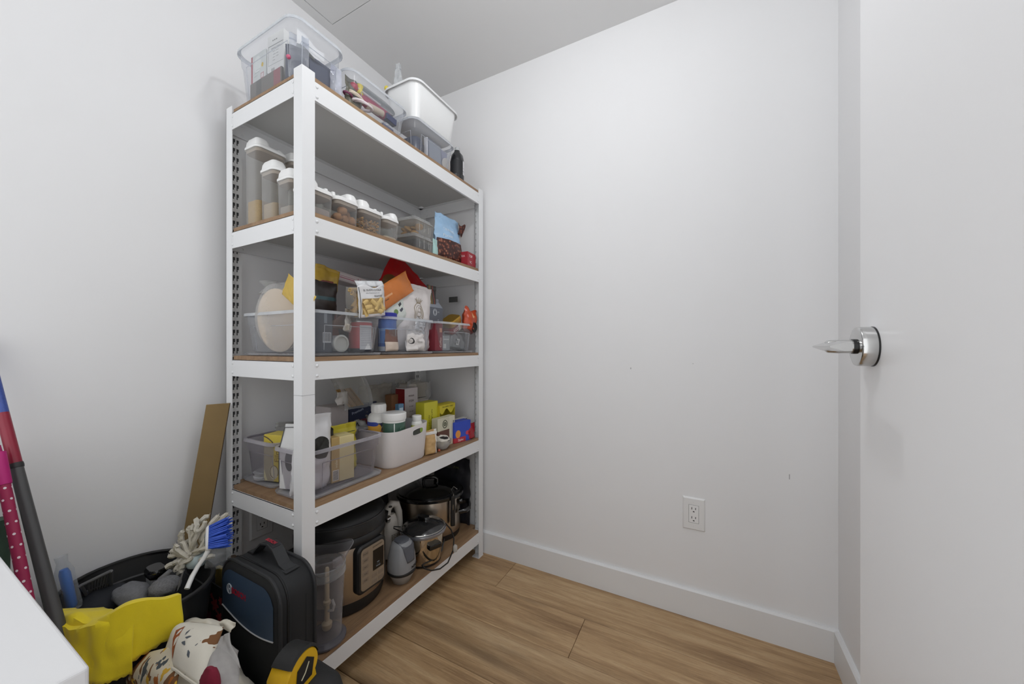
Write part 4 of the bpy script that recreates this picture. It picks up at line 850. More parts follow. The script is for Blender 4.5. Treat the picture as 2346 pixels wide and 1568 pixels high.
# back bin contents
t = carton('pastry_box', 'yellow and grey pastry box in the back bin', 'box', .072, .055, .150, (-1.245, .700, zi), .25, mat('pastry_carton', '#d1bd4c', .5, rects=[('r', 'x', 'z', -.1, .004, 0, .125, '#a9a184'), ('c', 'x', 'z', .004, .030, .018, .022, '#c9c3a4')]), lidm=mat('pastry_top', '#d9c65c', .5))
lettering(t, 'Filo', .026, (.018, -.0278, .082), (PI/2, -PI/2, 0), mat('ink_#8a6f24', '#8a6f24', .5))
g = Geo(); g.tube([(.006+.016*math.cos(a), -.0280, .032+.020*math.sin(a)) for a in [PI*j/14-.6 for j in range(24)]], .0009, 5); g.build('printed_swirl', mat('ink_#6d5a2c', '#6d5a2c', .5), t)
g = Geo(); g.tube([(-.034, -.0280, .146), (-.018, -.0280, .140), (.0, -.0282, .128), (.004, -.0282, .112)], .0018, 5); g.build('printed_leaf', mat('ink_#4a3420', '#4a3420', .5), t)
o = Geo().lathe([(.038, 0), (.040, .003), (.040, .008), (.036, .011), (.036, .018), (.040, .022)], 32).build('glass_dish', clear('dish_glass', '#e0dfe0', .15, .5, .05), smooth=True, loc=(-1.238, .690, zi-.001)); o.location = (-1.300, .690, zi); tag(o, 'small clear glass dish at the near end of the back bin', 'dish')
carton('grey_tea_box', 'tall grey box with a plum stripe at the back of the back bin', 'box', .10, .04, .125, (-1.345, .800, zi), FX, mat('grey_tea_card', '#8b868c', .6, rects=[('r', 'x', 'z', -.1, .1, .085, .110, '#7c4a62')]))
pouch('grey_roll_bag', 'grey plastic bag lying along the back of the back bin', 'bag', .20, .12, .05, (-1.315, .815, zi+.03), FX, mat('grey_plastic_film', '#8e8d8c', .4, bump=.3), seed=81, crumple=.012, ry=.1)
# folded white paper bag with a dark oval window, between the bins
t = thing('coffee_bag', 'white gusseted paper bag with a dark oval window', 'bag', (-1.128, .688, zi), .30)
wb, hb, db = .082, .195, .055
g = Geo(); g.loft([[(-wb/2, -db/2, 0), (wb/2, -db/2, 0), (wb/2, db/2, 0), (-wb/2, db/2, 0)], [(-wb/2, -db/2, hb*.62), (wb/2, -db/2, hb*.62), (wb/2, db/2, hb*.62), (-wb/2, db/2, hb*.62)], [(-wb/2, -.006, hb*.94), (wb/2, -.006, hb*.94), (wb/2, .006, hb*.94), (-wb/2, .006, hb*.94)], [(-wb/2, -.004, hb), (wb/2, -.004, hb), (wb/2, .004, hb), (-wb/2, .004, hb)]]); g.build('paper', mat('white_kraft', '#dcdcdb', .6, bump=.15), t, bevel=.001)
g = Geo(); g.loft([[(r_*.016*math.cos(a)-.004, -db/2-.0012+.0*r_, .088+r_*.032*math.sin(a)) for a in [2*PI*j/24 for j in range(24)]] for r_ in (1, .9)], False, True); g.build('oval_window', mat('dark_window', '#55575a', .3), t)
g = Geo(); g.tube([(-wb/2, -db/2-.001, .02), (-wb/2, -db/2-.001, hb*.62), (-wb/2+.002, -.008, hb*.95), (wb/2, -.008, hb*.97)], .0013, 5); g.build('wire_tie', mat('dark_wire', '#4b4b4b', .4), t)
# front bin contents: seaweed pouch, cartons
t, w_, h_ = fp('seaweed_pouch', 'white foil pouch with a dark seaweed picture behind the front post', 'pouch', 678, 764, 962, 1110, -1.030, .055, mat('white_gloss_film', '#dcdcde', .25, bump=.4, bscale=25, var=.04), base=zi, seed=83, crumple=.008, belly=.5, seal=.016, ry=math.radians(4))
half, off = pouch_surf(w_, h_, .055, .5, 83, .008)
def SW(u, v):
    a = u*2*PI; x = .010+v*.030*math.cos(a)*(1+.12*math.sin(3*a)); z = h_*.60+v*.036*math.sin(a)*(1+.1*math.cos(2*a)); return (x, -half(x, z)+off(x, z)-.0012, z)
g = Geo(); g.grid(SW, 28, 5); g.build('seaweed_picture', mat('seaweed_print', '#1f1e17', .5, bump=.8, bscale=120, var=.6, vscale=260), t, smooth=True)
t, w_, h_ = fc('wafer_carton', 'cream and tan carton standing in the front bin with a barcode', 'carton', 766, 812, 1000, 1096, -1.045, .06, mat('wafer_card', '#d9cb98', .5, rects=[('r', 'x', 'z', -.1, -.012, 0, .3, '#b79b62'), ('r', 'x', 'z', -.034, -.014, .006, .040, '#e3e0d4')]), base=zi)
for k in range(8): Geo().box(-.0325, -.016, -.0304, -.0300, .009+k*.0037, .0108+k*.0037).build('barcode_bar', mat('ink_#45423a', '#45423a', .5), t)
lettering(t, 'wafers', .012, (-.022, -.0303, .062), (PI/2, -PI/2, 0), mat('ink_#e8dcb4', '#e8dcb4', .5))
t.rotation_euler = (0, 0, FX-.18)
carton('grey_carton', 'short grey carton low behind the seaweed pouch', 'carton', .07, .05, .065, (-1.085, .742, zi), FX, mat('grey_kraft', '#8b877f', .6))
pouch('yellow_bag', 'yellow plastic bag folded open behind the cream carton', 'bag', .12, .155, .04, (-1.112, .830, zi), FX, mat('yellow_film', '#c3b52a', .35, bump=.4, bscale=30, rects=[('r', 'x', 'z', -.04, .05, .138, .141, '#5d5614')]), seed=86, crumple=.010, belly=.7)
t = thing('foil_roll_bag', 'crumpled silver wrapper with black letters across the bins', 'wrapper', (-1.165, .875, zi+.125), FX, rx=.3)
def CR(u, v): return ((u-.5)*.20, -.03+v*.07+.01*math.sin(u*9), .022*math.sin(PI*v)+.012*noise.noise(Vector((u*6, v*5, 2)))+.004*noise.noise(Vector((u*18, v*14, 5))))
Geo().grid(CR, 24, 12).build('film', mat('silver_wrapper', '#9b9b99', .3, .5, bump=.5, bscale=60), t, smooth=True, solid=.0008, angle=80)
lettering(t, 'Diamond', .026, None, None, mat('ink_#2b2a2a', '#2b2a2a', .5), warp=lambda a, b, c: (.02+a, CR((.02+a)/.2+.5, .35+b/.07)[1]-.001, CR((.02+a)/.2+.5, .35+b/.07)[2]+.0015), bold=.0006)
o = Geo().lathe([(.014, 0), (.018, .004), (.018, .030), (.012, .036)], 24).build('black_stopper', mat('black_plastic', '#1c1c1c', .4), smooth=True, loc=(-1.100, .770, zi+.135)); tag(o, 'black round stopper behind the seaweed pouch', 'stopper')
# white handled bin
t = thing('white_bin', 'opaque white bin with an oval hand slot on the fourth shelf', 'bin', (-1.145, 1.055, z4), 0)
wbm = mat('white_bin_plastic', '#dcd8d8', .42, var=.01)
W, D, H = .300, .224, .136
outer = [rr(W-.030, D-.026, .040, .000, 8), rr(W-.022, D-.018, .042, .006, 8), rr(W-.002, D-.002, .045, H, 8)]
inner = [rr(W-.006, D-.006, .043, H, 8), rr(W-.026, D-.022, .040, .008, 8)]
def lift(R): return [(x, y, z+(.008*max(0, min(1, (y+.02)/.10)) if z > .1 else 0)*(1 if True else 0)) for x, y, z in R]
Geo().loft([outer[0], outer[1], lift(outer[2]), lift(inner[0]), inner[1]], True, True).build('body', wbm, t, smooth=True, angle=40)
g = Geo()
def slot(x, k): return [(x, .030+k*(.030*math.cos(a) if False else max(-.020, min(.020, .030*math.cos(a)))+.010*math.cos(a)), H-.020+k*.0115*math.sin(a)+.10*max(-.030, min(.03, .03*math.cos(a)))) for a in [2*PI*j/28 for j in range(28)]]
xs_ = W/2-.0042
g.loft([slot(xs_+.0028, 1.08), slot(xs_+.0034, 1.0), slot(xs_+.0030, .92)], False, False); g.build('slot_rim', wbm, t, smooth=True)
g = Geo(); g.loft([slot(xs_+.0031, .95), slot(xs_+.0032, .01)], False, False); g.build('hand_slot', mat('slot_dark', '#3a3d38', .6, rects=[('c', 'y', 'z', .052, H-.017, .010, .012, '#7d9a3c')]), t, smooth=True)
# things in and behind the white bin
zw = z4+.009
t = thing('vitamin_bottle', 'white supplement bottle with a blue and orange label in the white bin', 'bottle', (-1.130, 1.010, zw+.026))
Geo().lathe([(.038, 0), (.041, .004), (.041, .135), (.036, .150), (.024, .160)], 40).build('body', mat('white_bottle', '#e3e2de', .3), t, smooth=True)
Geo().lathe([(.0415, .060), (.0415, .128)], 40, cap0=False, cap1=False).build('wrap_label', mat('vitamin_label', '#2a2f4e', .45, rects=[('r', 'z', 'x', .060, .078, -1, 1, '#c5793f'), ('r', 'z', 'x', .080, .086, -1, 1, '#d9894a'), ('r', 'z', 'x', .089, .092, -1, 1, '#d9894a'), ('r', 'z', 'x', .122, .130, -1, 1, '#e3e2de'), ('c', 'y', 'z', -.034, .102, .015, .018, '#d9a23c'), ('c', 'y', 'z', -.038, .118, .010, .008, '#3b4aa0')]), t, smooth=True)
lettering(t, 'ALIMENTUM', .012, None, None, mat('ink_#e9e9ee', '#e9e9ee', .5), warp=lambda a, b, c: (.0419*math.cos((a+.012)/.0419), .0419*math.sin((a+.012)/.0419), .106+b))
cpl = Geo().lathe([(.027, .158), (.0275, .160), (.0275, .188), (.025, .191)], 40).build('cap', mat('white_cap', '#e9e8e5', .35), t, smooth=True)
for k in range(28):
    a = 2*PI*k/28; Geo().box(-.0006, .0006, -.0006, .0006, .162, .186).build('cap_ridge', mat('white_cap', '#e9e8e5'), cpl, loc=(.0277*math.cos(a), .0277*math.sin(a), 0)) if k % 2 == 0 else None
t = thing('green_tub', 'green tub with a wide white lid in the white bin', 'tub', (-1.062, 1.024, zw+.024))
Geo().lathe([(.040, 0), (.0425, .004), (.0425, .135), (.041, .138)], 40).build('body', mat('green_tub_label', '#3c5a4c', .4, rects=[('r', 'z', 'x', .128, .14, -1, 1, '#e3e2de'), ('r', 'y', 'z', -.030, -.027, .0, .126, '#c9cfc9'), ('r', 'y', 'z', -.045, -.032, .05, .085, '#b7b9b3')]), t, smooth=True)
Geo().lathe([(.045, .136), (.046, .139), (.046, .160), (.043, .163), (.020, .1635)], 40).build('lid', mat('white_lid_plastic', '#ebebea'), t, smooth=True, angle=35)
lettering(t, 'greens', .010, None, None, mat('ink_#8fb09c', '#8fb09c', .5), warp=lambda a, b, c: (.0429*math.cos((a+.004)/.0429), .0429*math.sin((a+.004)/.0429), .108+b))
t = thing('lime_bottle', 'small bottle with a white cap and lime label in the white bin', 'bottle', (-1.040, 1.126, zw+.008))
Geo().lathe([(.021, 0), (.023, .003), (.023, .118), (.019, .128), (.014, .132)], 32).build('body', mat('lime_bottle_label', '#c3c63c', .4, rects=[('r', 'z', 'x', .120, .2, -1, 1, '#e9e9e4'), ('r', 'z', 'x', .114, .120, -1, 1, '#eceade')]), t, smooth=True)
Geo().lathe([(.0185, .130), (.019, .132), (.019, .150), (.017, .152)], 32).build('cap', mat('white_cap', '#e9e8e5'), t, smooth=True)
carton('blue_box', 'small blue box standing behind the lime bottle', 'box', .030, .02, .20, (-1.130, 1.120, zw), FX, mat('sky_blue_card', '#5d87a6', .5, rects=[('r', 'x', 'z', -.01, .01, .165, .185, '#c5d6e2')]))
# back row
t, w_, h_ = fc('tissue_box', 'grey-white carton at the back of the fourth shelf', 'carton', 757, 798, 932, 990, -1.255, .09, mat('pale_grey_card', '#c1b9b8', .6, rects=[('c', 'x', 'z', -.02, .072, .004, .007, '#4b5468'), ('r', 'x', 'z', -.03, -.018, .118, .122, '#6e7480'), ('r', 'x', 'z', -.03, -.018, .110, .112, '#8d929b')]), base=z4+.055)
t.location.z = z4
t2 = t; Geo().box(-w_/2, w_/2, -.045, .045, 0, h_+.055).build('lower_body', mat('pale_grey_card', '#c1b9b8'), t, bevel=.001)
for ch in list(t.children):
    if ch.name.startswith('body'): bpy.data.objects.remove(ch, do_unlink=True)
for ch in t.children:
    if ch.name.startswith('flap'): ch.location.z = .055
    if ch.name.startswith('lower_body'): ch.name = 'body'
t, w_, h_ = fc('cracker_box', 'dark blue and red box behind the supplement bottle', 'box', 800, 868, 925, 1000, -1.275, .06, mat('blue_red_card', '#28304e', .5, rects=[('r', 'x', 'z', -.2, .2, 0, .145, '#6b2530'), ('r', 'x', 'z', -.05, -.012, .128, .14, '#cfc5c8')]), base=z4)
lettering(t, 'Premium', .016, (-.035, -.0303, h_-.028), (PI/2, -.25, 0), mat('ink_#b9c2d8', '#b9c2d8', .5))
# bag of wooden sticks lying on the cartons
t = thing('stick_bag', 'clear bag of wooden sticks lying on the cartons', 'bag', at(814, 932, 'x', -1.215), FX, rx=0)
rnd = random.Random(3); sm = mat('stick_wood', '#a8824a', .6, var=.15)
g0 = None
for k in range(16):
    x = -.030+k*.0042; o = Geo().box(-.0017, .0017, -.004-.003*(k % 3), .0005, 0, .085).build('wooden_stick', sm, t, loc=(x, -.004+.004*(k % 2), .002), rot=(-.25, -.55, 0))
g = Geo(); g.grid(lambda u, v: (-.065+.13*u-.05*v*v, -.022+.01*math.sin(u*6), -.004+v*.135+.006*noise.noise(Vector((u*7, v*7, 1)))), 14, 14); g.build('bag_front', clear('thin_poly', '#e4e2dc', .12, .6, .15), t, smooth=True)
g = Geo(); g.grid(lambda u, v: (-.065+.13*u-.05*v*v, .012+.006*math.sin(u*5), v*.14+.006*noise.noise(Vector((u*7, v*7, 4)))), 12, 12); g.build('bag_back', clear('thin_poly', '#e4e2dc'), t, smooth=True)
pouch('tissue_ball', 'scrunched white tissue on the grey-white carton', 'tissue', .04, .035, .02, tuple(at(783, 928, 'x', -1.215)), FX, mat('tissue_white', '#c9c4c0', .9, bump=.5), seed=91, crumple=.012)
fp('clear_sugar_bag', 'large clear bag of white sugar behind the green tub', 'bag', 830, 905, 890, 985, -1.270, .05, clear('sugar_film', '#e2dfda', .42, .45, .15, '#bdb8b0'), base=z4+.06, seed=92, crumple=.010, seal=.02)
fc('tan_box', 'narrow tan box between the sugar bag and the red box', 'box', 897, 917, 905, 1000, -1.240, .04, mat('tan_card', '#8b6444', .6, rects=[('r', 'x', 'z', -.01, .02, .17, .178, '#a33a2a')]), base=z4)
t, w_, h_ = fc('red_white_box', 'tall white box with a red side at the back', 'box', 927, 957, 890, 1000, -1.200, .055, mat('white_print_card', '#cfc7c8', .5), base=z4)
Geo().box(-w_/2-.0006, -w_/2, -.0275, .0275, .001, h_-.001).build('red_side', mat('deep_red_card', '#7c1419', .5), t)
for k, (s, sz) in enumerate([('MESSER', .011), ('ITEM', .015), ('A - mm', .008), ('12 x 3.5', .008), ('24 - 3.5', .008)]): lettering(t, s, sz, (0, -.0278, h_-.035-.024*k), UP, mat('ink_#5b4a4c', '#5b4a4c', .5))
for k in range(3): Geo().lathe([(.0055, 0), (.0055, .0006)], 12).build('red_mark', mat('ink_#a3202a', '#a3202a', .5), t, loc=(-.016+.016*k, -.0276, h_-.175), rot=(PI/2, 0, 0))
t, w_, h_ = fc('flour_bag', 'white paper flour bag inside a clear bag at the back corner', 'bag', 937, 983, 878, 990, -1.270, .07, mat('flour_bag_paper', '#cdc7c0', .7, rects=[('r', 'x', 'z', -.1, .1, .190, .194, '#3d3a38'), ('r', 'x', 'z', -.1, .1, .0, .172, '#6d5a50')]), base=z4, lid=False, bevel=.008)
g = Geo(); g.grid(lambda u, v: ((u-.5)*(w_+.035), -.040+.012*math.sin(u*7), h_*.72+v*.085+.012*math.sin(u*PI*2)), 16, 6); g.grid(lambda u, v: ((u-.5)*(w_+.035), .040, h_*.72+v*.085+.012*math.sin(u*PI*2+1)), 16, 6); g.build('clear_overbag', clear('thin_poly', '#e4e2dc'), t, smooth=True)
# yellow boxes and small packets at the far end
t, w_, h_ = fc('yellow_carton', 'yellow carton standing open at the far end of the fourth shelf', 'carton', 972, 1003, 922, 1025, -1.080, .05, mat('yellow_carton_print', '#c9c233', .5), base=z4)
lettering(t, 'NATURALS COOKIE', .013, (.004, -.0253, h_*.55), (PI/2, PI/2, 0), mat('ink_#5d5a1e', '#5d5a1e', .5)); lettering(t, 'MIX 2 OF 3', .010, (-.014, -.0253, h_*.60), (PI/2, PI/2, 0), mat('ink_#5d5a1e', '#5d5a1e', .5))
t = thing('yellow_tray_box', 'second yellow box with a cut-out front behind the cornstarch', 'box', (-1.100, 1.365, z4), FX)
ym = mat('yellow_tray_card', '#c9b92c', .5); h2 = at(1030, 925, 'x', -1.075).z-z4; w2 = .115
g = Geo(); g.box(-w2/2, w2/2, .024, .026, 0, h2); g.box(-w2/2, -w2/2+.002, -.03, .026, 0, h2); g.box(w2/2-.002, w2/2, -.03, .026, 0, h2); g.box(-w2/2, w2/2, -.03, .026, 0, .002); g.box(-w2/2, w2/2, -.03, -.028, 0, h2*.25); g.build('tray', ym, t)
g = Geo(); g.grid(lambda u, v: (-w2/2+w2*u, -.03+.056*v, h2+.004*math.sin(v*3)), 6, 3); g.grid(lambda u, v: (-w2/2+w2*u, -.031, h2-.030*v-.012*v*math.sin(u*11)), 16, 4); g.build('torn_front', ym, t, solid=.0008)
lettering(t, 'THE SIMPLE TABLE', .010, (0, -.0318, h2-.010), UP, mat('ink_#5d5a1e', '#5d5a1e', .5))
carton('grey_inner_box', 'grey packet inside the cut-out yellow box', 'packet', .05, .03, h2*.62, (-1.097, 1.375, z4+.003), FX, mat('lilac_grey_card', '#8b8790', .5))
carton('dark_inner_packet', 'dark blue packet inside the cut-out yellow box', 'packet', .030, .03, h2*.66, (-1.095, 1.330, z4+.003), FX, mat('dark_slate_card', '#3d4152', .5))
t, w_, h_ = fc('cornstarch_box', 'pale cornstarch box with a dark emblem, beside the glass bowl', 'box', 1003, 1042, 957, 1020, -1.030, .035, mat('cornstarch_card', '#c6c2ac', .5, rects=[('r', 'x', 'z', -.1, .020, 0, .075, '#5d3a2c'), ('r', 'x', 'z', .020, .1, 0, .3, '#cfcbb6')]), base=z4)
lettering(t, 'CORNSTARCH', .013, (w_/2-.010, -.0178, h_*.5), (PI/2, -PI/2, 0), mat('ink_#33362c', '#33362c', .5), bold=.0004)
g = Geo(); g.tube([(-.012+.015*math.cos(a), -.0180, h_-.028+.017*math.sin(a)) for a in [2*PI*j/24 for j in range(25)]], .0016, 5); g.tube([(-.012+.006*math.cos(a), -.0180, h_-.028+.007*math.sin(a)) for a in [2*PI*j/18 for j in range(19)]], .0022, 5); g.build('ring_emblem', mat('ink_#3f4a36', '#3f4a36', .5), t)
t = pouch('sugar_packet', 'tan paper packet closed with a white clip beside the white bin', 'packet', .055, .088, .032, (-1.012, 1.180, z4), FX-.35, mat('tan_paper', '#bd9a68', .6, bump=.25, bscale=30, rects=[('r', 'x', 'z', .016, .1, -.01, .2, '#d8d2ca')]), seed=95, crumple=.006, belly=.55)
Geo().box(-.026, .026, -.006, .002, .082, .094).build('clip', mat('white_clip', '#e3e1dd', .4), t, bevel=.002)
t = thing('glass_bowl', 'small clear bowl holding crumpled printed paper', 'bowl', (-1.020, 1.262, z4))
Geo().lathe([(.018, .001), (.024, .003), (.036, .020), (.042, .040), (.043, .042), (.040, .040), (.034, .021), (.022, .006)], 36, cap1=False).build('bowl', clear('bowl_glass', '#e6e2da', .2, .5, .05), t, smooth=True)
g = Geo(); blob(g, (0, 0, .036), .032, 7, 14, .45, (1, 1, .75)); g.build('crumpled_paper', mat('printed_paper', '#d9d4ca', .8, bump=.6, bscale=40, rects=[('c', 'y', 'z', -.006, .052, .012, .006, '#2a2826'), ('c', 'y', 'z', .010, .035, .010, .007, '#2a2826'), ('c', 'y', 'z', -.014, .028, .008, .004, '#3a3835')]), t, smooth=True, angle=80)
g = Geo(); blob(g, (0, 0, 0), .006, 3, 8)
tag(g.build('candy', mat('red_candy', '#b0553f', .3), smooth=True, loc=(-1.003, 1.222, z4+.006)), 'tiny red wrapped candy between the tan packet and the bowl', 'candy')
t, w_, h_ = fc('zip_bag_box', 'bright blue box of bags with a red and orange print', 'box', 1046, 1076, 966, 1006, -1.010, .05, mat('bright_blue_card', '#2c47b4', .45, rects=[('r', 'x', 'z', -.1, .02, 0, .024, '#b32a3a'), ('c', 'x', 'z', -.028, .040, .016, .018, '#d98f3c'), ('c', 'x', 'z', .032, .038, .012, .010, '#c0394f')]), base=z4)
lettering(t, 'Ziploc', .014, (-.012, -.0253, .011), UP, mat('ink_#f0e9e9', '#f0e9e9', .5)); t.rotation_euler = (0, 0, FX-.2)
t = pouch('red_foil_bag', 'red foil bag beside the bright blue box at the far post', 'bag', .06, .062, .03, (-1.008, 1.468, z4), FX, mat('red_gloss_film', '#9c1a28', .2, bump=.4, bscale=30), seed=97, crumple=.006)
carton('white_dr_box', 'white box with black lettering behind the bright blue box', 'box', .085, .03, .092, (-1.075, 1.470, z4), FX, mat('white_dr_card', '#c9c7c4', .5, rects=[('r', 'x', 'z', -.03, .04, .083, .088, '#2a2a2c')]), prints=[('Dr.', .018, .0, .066, '#2a2a2c')])
# ================================================================ BOTTOM SHELF: kitchen appliances
z5 = BTOP[4]+.0005
blk = mat('black_plastic_matt', '#1b1b1c', .45, bump=.1, bscale=300); blkg = mat('black_gloss', '#111112', .12, coat=.4)
steel = mat('brushed_steel', '#b9aea0', .28, 1., var=.03, vscale=15); grey_ink = mat('ink_#8a8478', '#8a8478', .5)
# pressure cooker
t = thing('pressure_cooker', 'large black and steel electric pressure cooker at the near end', 'pressure cooker', (-1.180, .882, z5), 0)
Geo().lathe([(.130, 0), (.140, .004), (.146, .020), (.149, .048)], 64).build('base', blk, t, smooth=True)
Geo().lathe([(.1485, .046), (.150, .050), (.150, .225), (.1485, .230)], 64).build('steel_body', steel, t, smooth=True)
Geo().lathe([(.150, .228), (.153, .232), (.153, .252), (.148, .258)], 64).build('collar', blk, t, smooth=True)
Geo().lathe([(.146, .256), (.152, .262), (.152, .300), (.140, .322), (.110, .336), (.050, .345), (.010, .347)], 64).build('lid', blk, t, smooth=True)
Geo().lathe([(.1525, .300), (.1535, .303), (.1525, .306)], 64).build('lid_band', mat('charcoal_plastic', '#2c2c2d', .5), t, smooth=True)
g = Geo(); g.loft([rr(.09, .042, .02, .336), rr(.085, .036, .018, .372), rr(.07, .026, .013, .380)]); g.build('lid_handle', mat('steel_trim', '#8f8a80', .3, .8), t, smooth=True)
for s in (-1, 1):
    g = Geo(); g.loft([rr(.075, .05, .012, .205, cy=s*.165), rr(.08, .055, .014, .232, cy=s*.168)]); g.build('side_handle', blk, t, smooth=True)
p = Geo(); p.loft([[(x, y, z) for y, z, x in R] for R in ([[(y, z, .118) for y, z, _ in rr(.122, .165, .022, 0)], [(y, z, .156) for y, z, _ in rr(.122, .165, .022, 0)], [(y, z, .162) for y, z, _ in rr(.112, .155, .018, 0)]])])
cp = p.build('control_panel', blk, t, smooth=True, angle=35, loc=(0, .002, .150))
g = Geo(); g.loft([[(x, y, z) for y, z, x in R] for R in ([[(y, z, .160) for y, z, _ in rr(.100, .142, .014, 0)], [(y, z, .1632) for y, z, _ in rr(.098, .140, .013, 0)]])]); kp = g.build('keypad', mat('keypad_steel', '#a79a88', .4, .6), t, smooth=True, angle=30, loc=(0, .002, .150))
Geo().box(.1630, .1640, .000, .046, -.022, .048).build('display', mat('display_black', '#0b0b0d', .15), kp)
for k in range(5):
    for s, y in ((0, -.032), ):
        Geo().box(.1630, .1636, y-.011, y+.013, .046-k*.0225, .060-k*.0225).build('key', mat('key_face', '#93877a', .4, .4), kp, bevel=.0002)
        lettering(kp, ['Pressure', 'Steam', 'Rice', 'Soup', 'Keep'][k], .0056, (.1638, y+.001, .053-k*.0225), (PI/2, 0, PI/2), mat('ink_#4a4238', '#4a4238', .5))
for k in range(2):
    for y in (.006, .034):
        Geo().box(.1630, .1636, y-.010, y+.012, -.046-k*.020, -.033-k*.020).build('key', mat('key_face', '#93877a'), kp, bevel=.0002)
lettering(kp, 'INSTANT POT', .0066, (.1638, .020, .060), (PI/2, 0, PI/2), mat('ink_#5b5247', '#5b5247', .5))
for k, s in enumerate(['OFF', '- - - -', 'Normal']): lettering(kp, s, .0058, (.1643, .022, -.006-.006*k+.006), (PI/2, 0, PI/2), mat('ink_#aab4bd', '#aab4bd', .5))
# clear blender cup
cupc = clear('blender_plastic', '#e4e1e0', .06, .60, .06, '#d6d4d8')
t = thing('blender_cup', 'tall clear blender cup with a tamper inside, at the near front corner', 'blender cup', (-1.038, .720, z5), 0); t.scale = (1.08, 1.08, 1.06)
Geo().lathe([(.052, .001), (.055, .004), (.055, .009), (.050, .014), (.047, .018)], 48).build('base_ring', clear('blender_base', '#a8a4a4', .45, .4, .1, '#77747a'), t, smooth=True)
Geo().lathe([(.042, .014), (.0425, .020), (.050, .190), (.051, .196)], 48, cap1=False).build('wall', cupc, t, smooth=True)
Geo().lathe([(.050, .190), (.0535, .194), (.0535, .206), (.052, .210), (.0535, .214), (.0535, .222), (.050, .224)], 48, cap0=False, cap1=False).build('collar', clear('blender_collar', '#d9d6d8', .14, .5, .06), t, smooth=True)
g = Geo()
def lipr(r_, z, k): return [(r_*math.cos(a)*(1+k*.30*max(0, math.cos(a-1.2))**6), r_*math.sin(a)*(1+k*.30*max(0, math.cos(a-1.2))**6), z+k*.012*max(0, math.cos(a-1.2))**4) for a in [2*PI*j/48 for j in range(48)]]
g.loft([lipr(.050, .222, 0), lipr(.054, .236, .4), lipr(.059, .252, 1), lipr(.057, .253, 1)], False, False); g.build('pouring_lip', cupc, t, smooth=True)
g = Geo(); g.loft([[(.047+.022*math.cos(a)*.0, -.02+.04*v, .232+.026*h) for v, h in ((0, 0), (1, 0), (1, 1), (0, 1))], [(.060, -.018+.036*v, .234+.020*h) for v, h in ((0, 0), (1, 0), (1, 1), (0, 1))]] if False else [[(.049, -.012, .228), (.049, .012, .228), (.049, .012, .252), (.049, -.012, .252)], [(.062, -.010, .232), (.062, .010, .232), (.062, .010, .248), (.062, -.010, .248)]]); g.build('lock_tab', cupc, t)
tam = mat('cream_tamper', '#b9a98c', .5)
Geo().lathe([(.010, .030), (.013, .036), (.014, .048), (.007, .056), (.0065, .100), (.010, .104), (.010, .112), (.0065, .116), (.006, .205), (.004, .210)], 20, c=(.004, .002, 0)).build('tamper', tam, t, smooth=True)
g = Geo(); g.tube([(.010, .002, .085), (.028, .004, .092), (.033, .004, .108), (.024, .004, .122)], .0035, 8); g.build('tamper_blade', clear('blade_pale', '#d8d2c4', .5, .4, .2), t, smooth=True)
# mini chopper
t = thing('mini_chopper', 'grey mini food chopper with a dark button top', 'chopper', (-1.038, 1.040, z5), FX); t.scale = (1.12, 1.12, 1.12)
gm = mat('grey_chopper', '#8b8d90', .32, var=.02); gd = mat('dark_grey_button', '#55585f', .35)
Geo().lathe([(.024, 0), (.030, .003), (.044, .034), (.045, .038)], 40).build('bowl', mat('chopper_bowl', '#9b9894', .2), t, smooth=True)
Geo().lathe([(.046, .036), (.048, .039), (.048, .044), (.046, .047)], 40).build('black_seam', blk, t, smooth=True)
Geo().loft([rr(.092, .088, .040, .046, 8), rr(.096, .090, .042, .058, 8), rr(.090, .084, .038, .090, 8), rr(.074, .072, .032, .122, 8), rr(.064, .064, .028, .134, 8), rr(.050, .052, .022, .140, 8)]).build('motor_housing', gm, t, smooth=True, angle=60)
g = Geo(); g.loft([[(.008+.024*(u-.5)*2*(1-.25*k), -.0445+.013*k+(.0 if k < 2 else .004), .085+.026*k) for u in (0, .25, .5, .75, 1)] for k in range(3)], False, False, closed=False)
def btn(u, v):
    z = .078+.066*v; s = 1-.1*v
    y = -.0455+max(0, z-.060)*.22 if z < .13 else -.0300+(z-.13)*2.2
    x = (u-.5)*(.050-.018*(1-v)**2); return (x, y-.0012-.002*math.sin(PI*u), min(z, .1405))
Geo().grid(btn, 10, 12).build('press_button', gd, t, smooth=True, solid=.002)
Geo().loft([rr(.046, .050, .02, .139, 8), rr(.044, .048, .02, .144, 8), rr(.034, .038, .016, .147, 8)]).build('top_cap', gd, t, smooth=True)
lettering(t, 'NINJA', .014, None, None, mat('ink_#1e1e1f', '#1e1e1f', .5), warp=lambda a, b, c: (.018+a, -.0460+((.018+a)**2)*9-.0012, .058+b), bold=.0004)
# hand mixer
t = thing('hand_mixer', 'white hand mixer standing upright between the cookers', 'hand mixer', (-1.190, 1.125, z5+.010), FX, rx=math.radians(-8), ry=math.radians(6))
mw = mat('warm_white_plastic', '#d5cfc6', .35)
Geo().loft([rr(.072, .070, .030, 0, 8), rr(.080, .078, .034, .02, 8), rr(.076, .078, .034, .10, 8), rr(.060, .060, .026, .150, 8), rr(.046, .048, .02, .170, 8)]).build('motor_body', mw, t, smooth=True, angle=60)
g = Geo(); g.tube([(-.012, .006, .150), (-.006, .004, .190), (.016, .002, .208), (.042, 0, .200), (.056, 0, .165), (.058, 0, .120), (.048, 0, .060)], [.017, .017, .016, .016, .015, .015, .016], 14); g.build('handle', mw, t, smooth=True, angle=60)
Geo().lathe([(.010, 0), (.011, .003), (.011, .024), (.007, .028)], 20).build('beater_socket', mat('chrome_socket', '#bdbdbd', .2, 1.), t, smooth=True, loc=(-.026, -.020, .150), rot=(.5, -.5, 0))
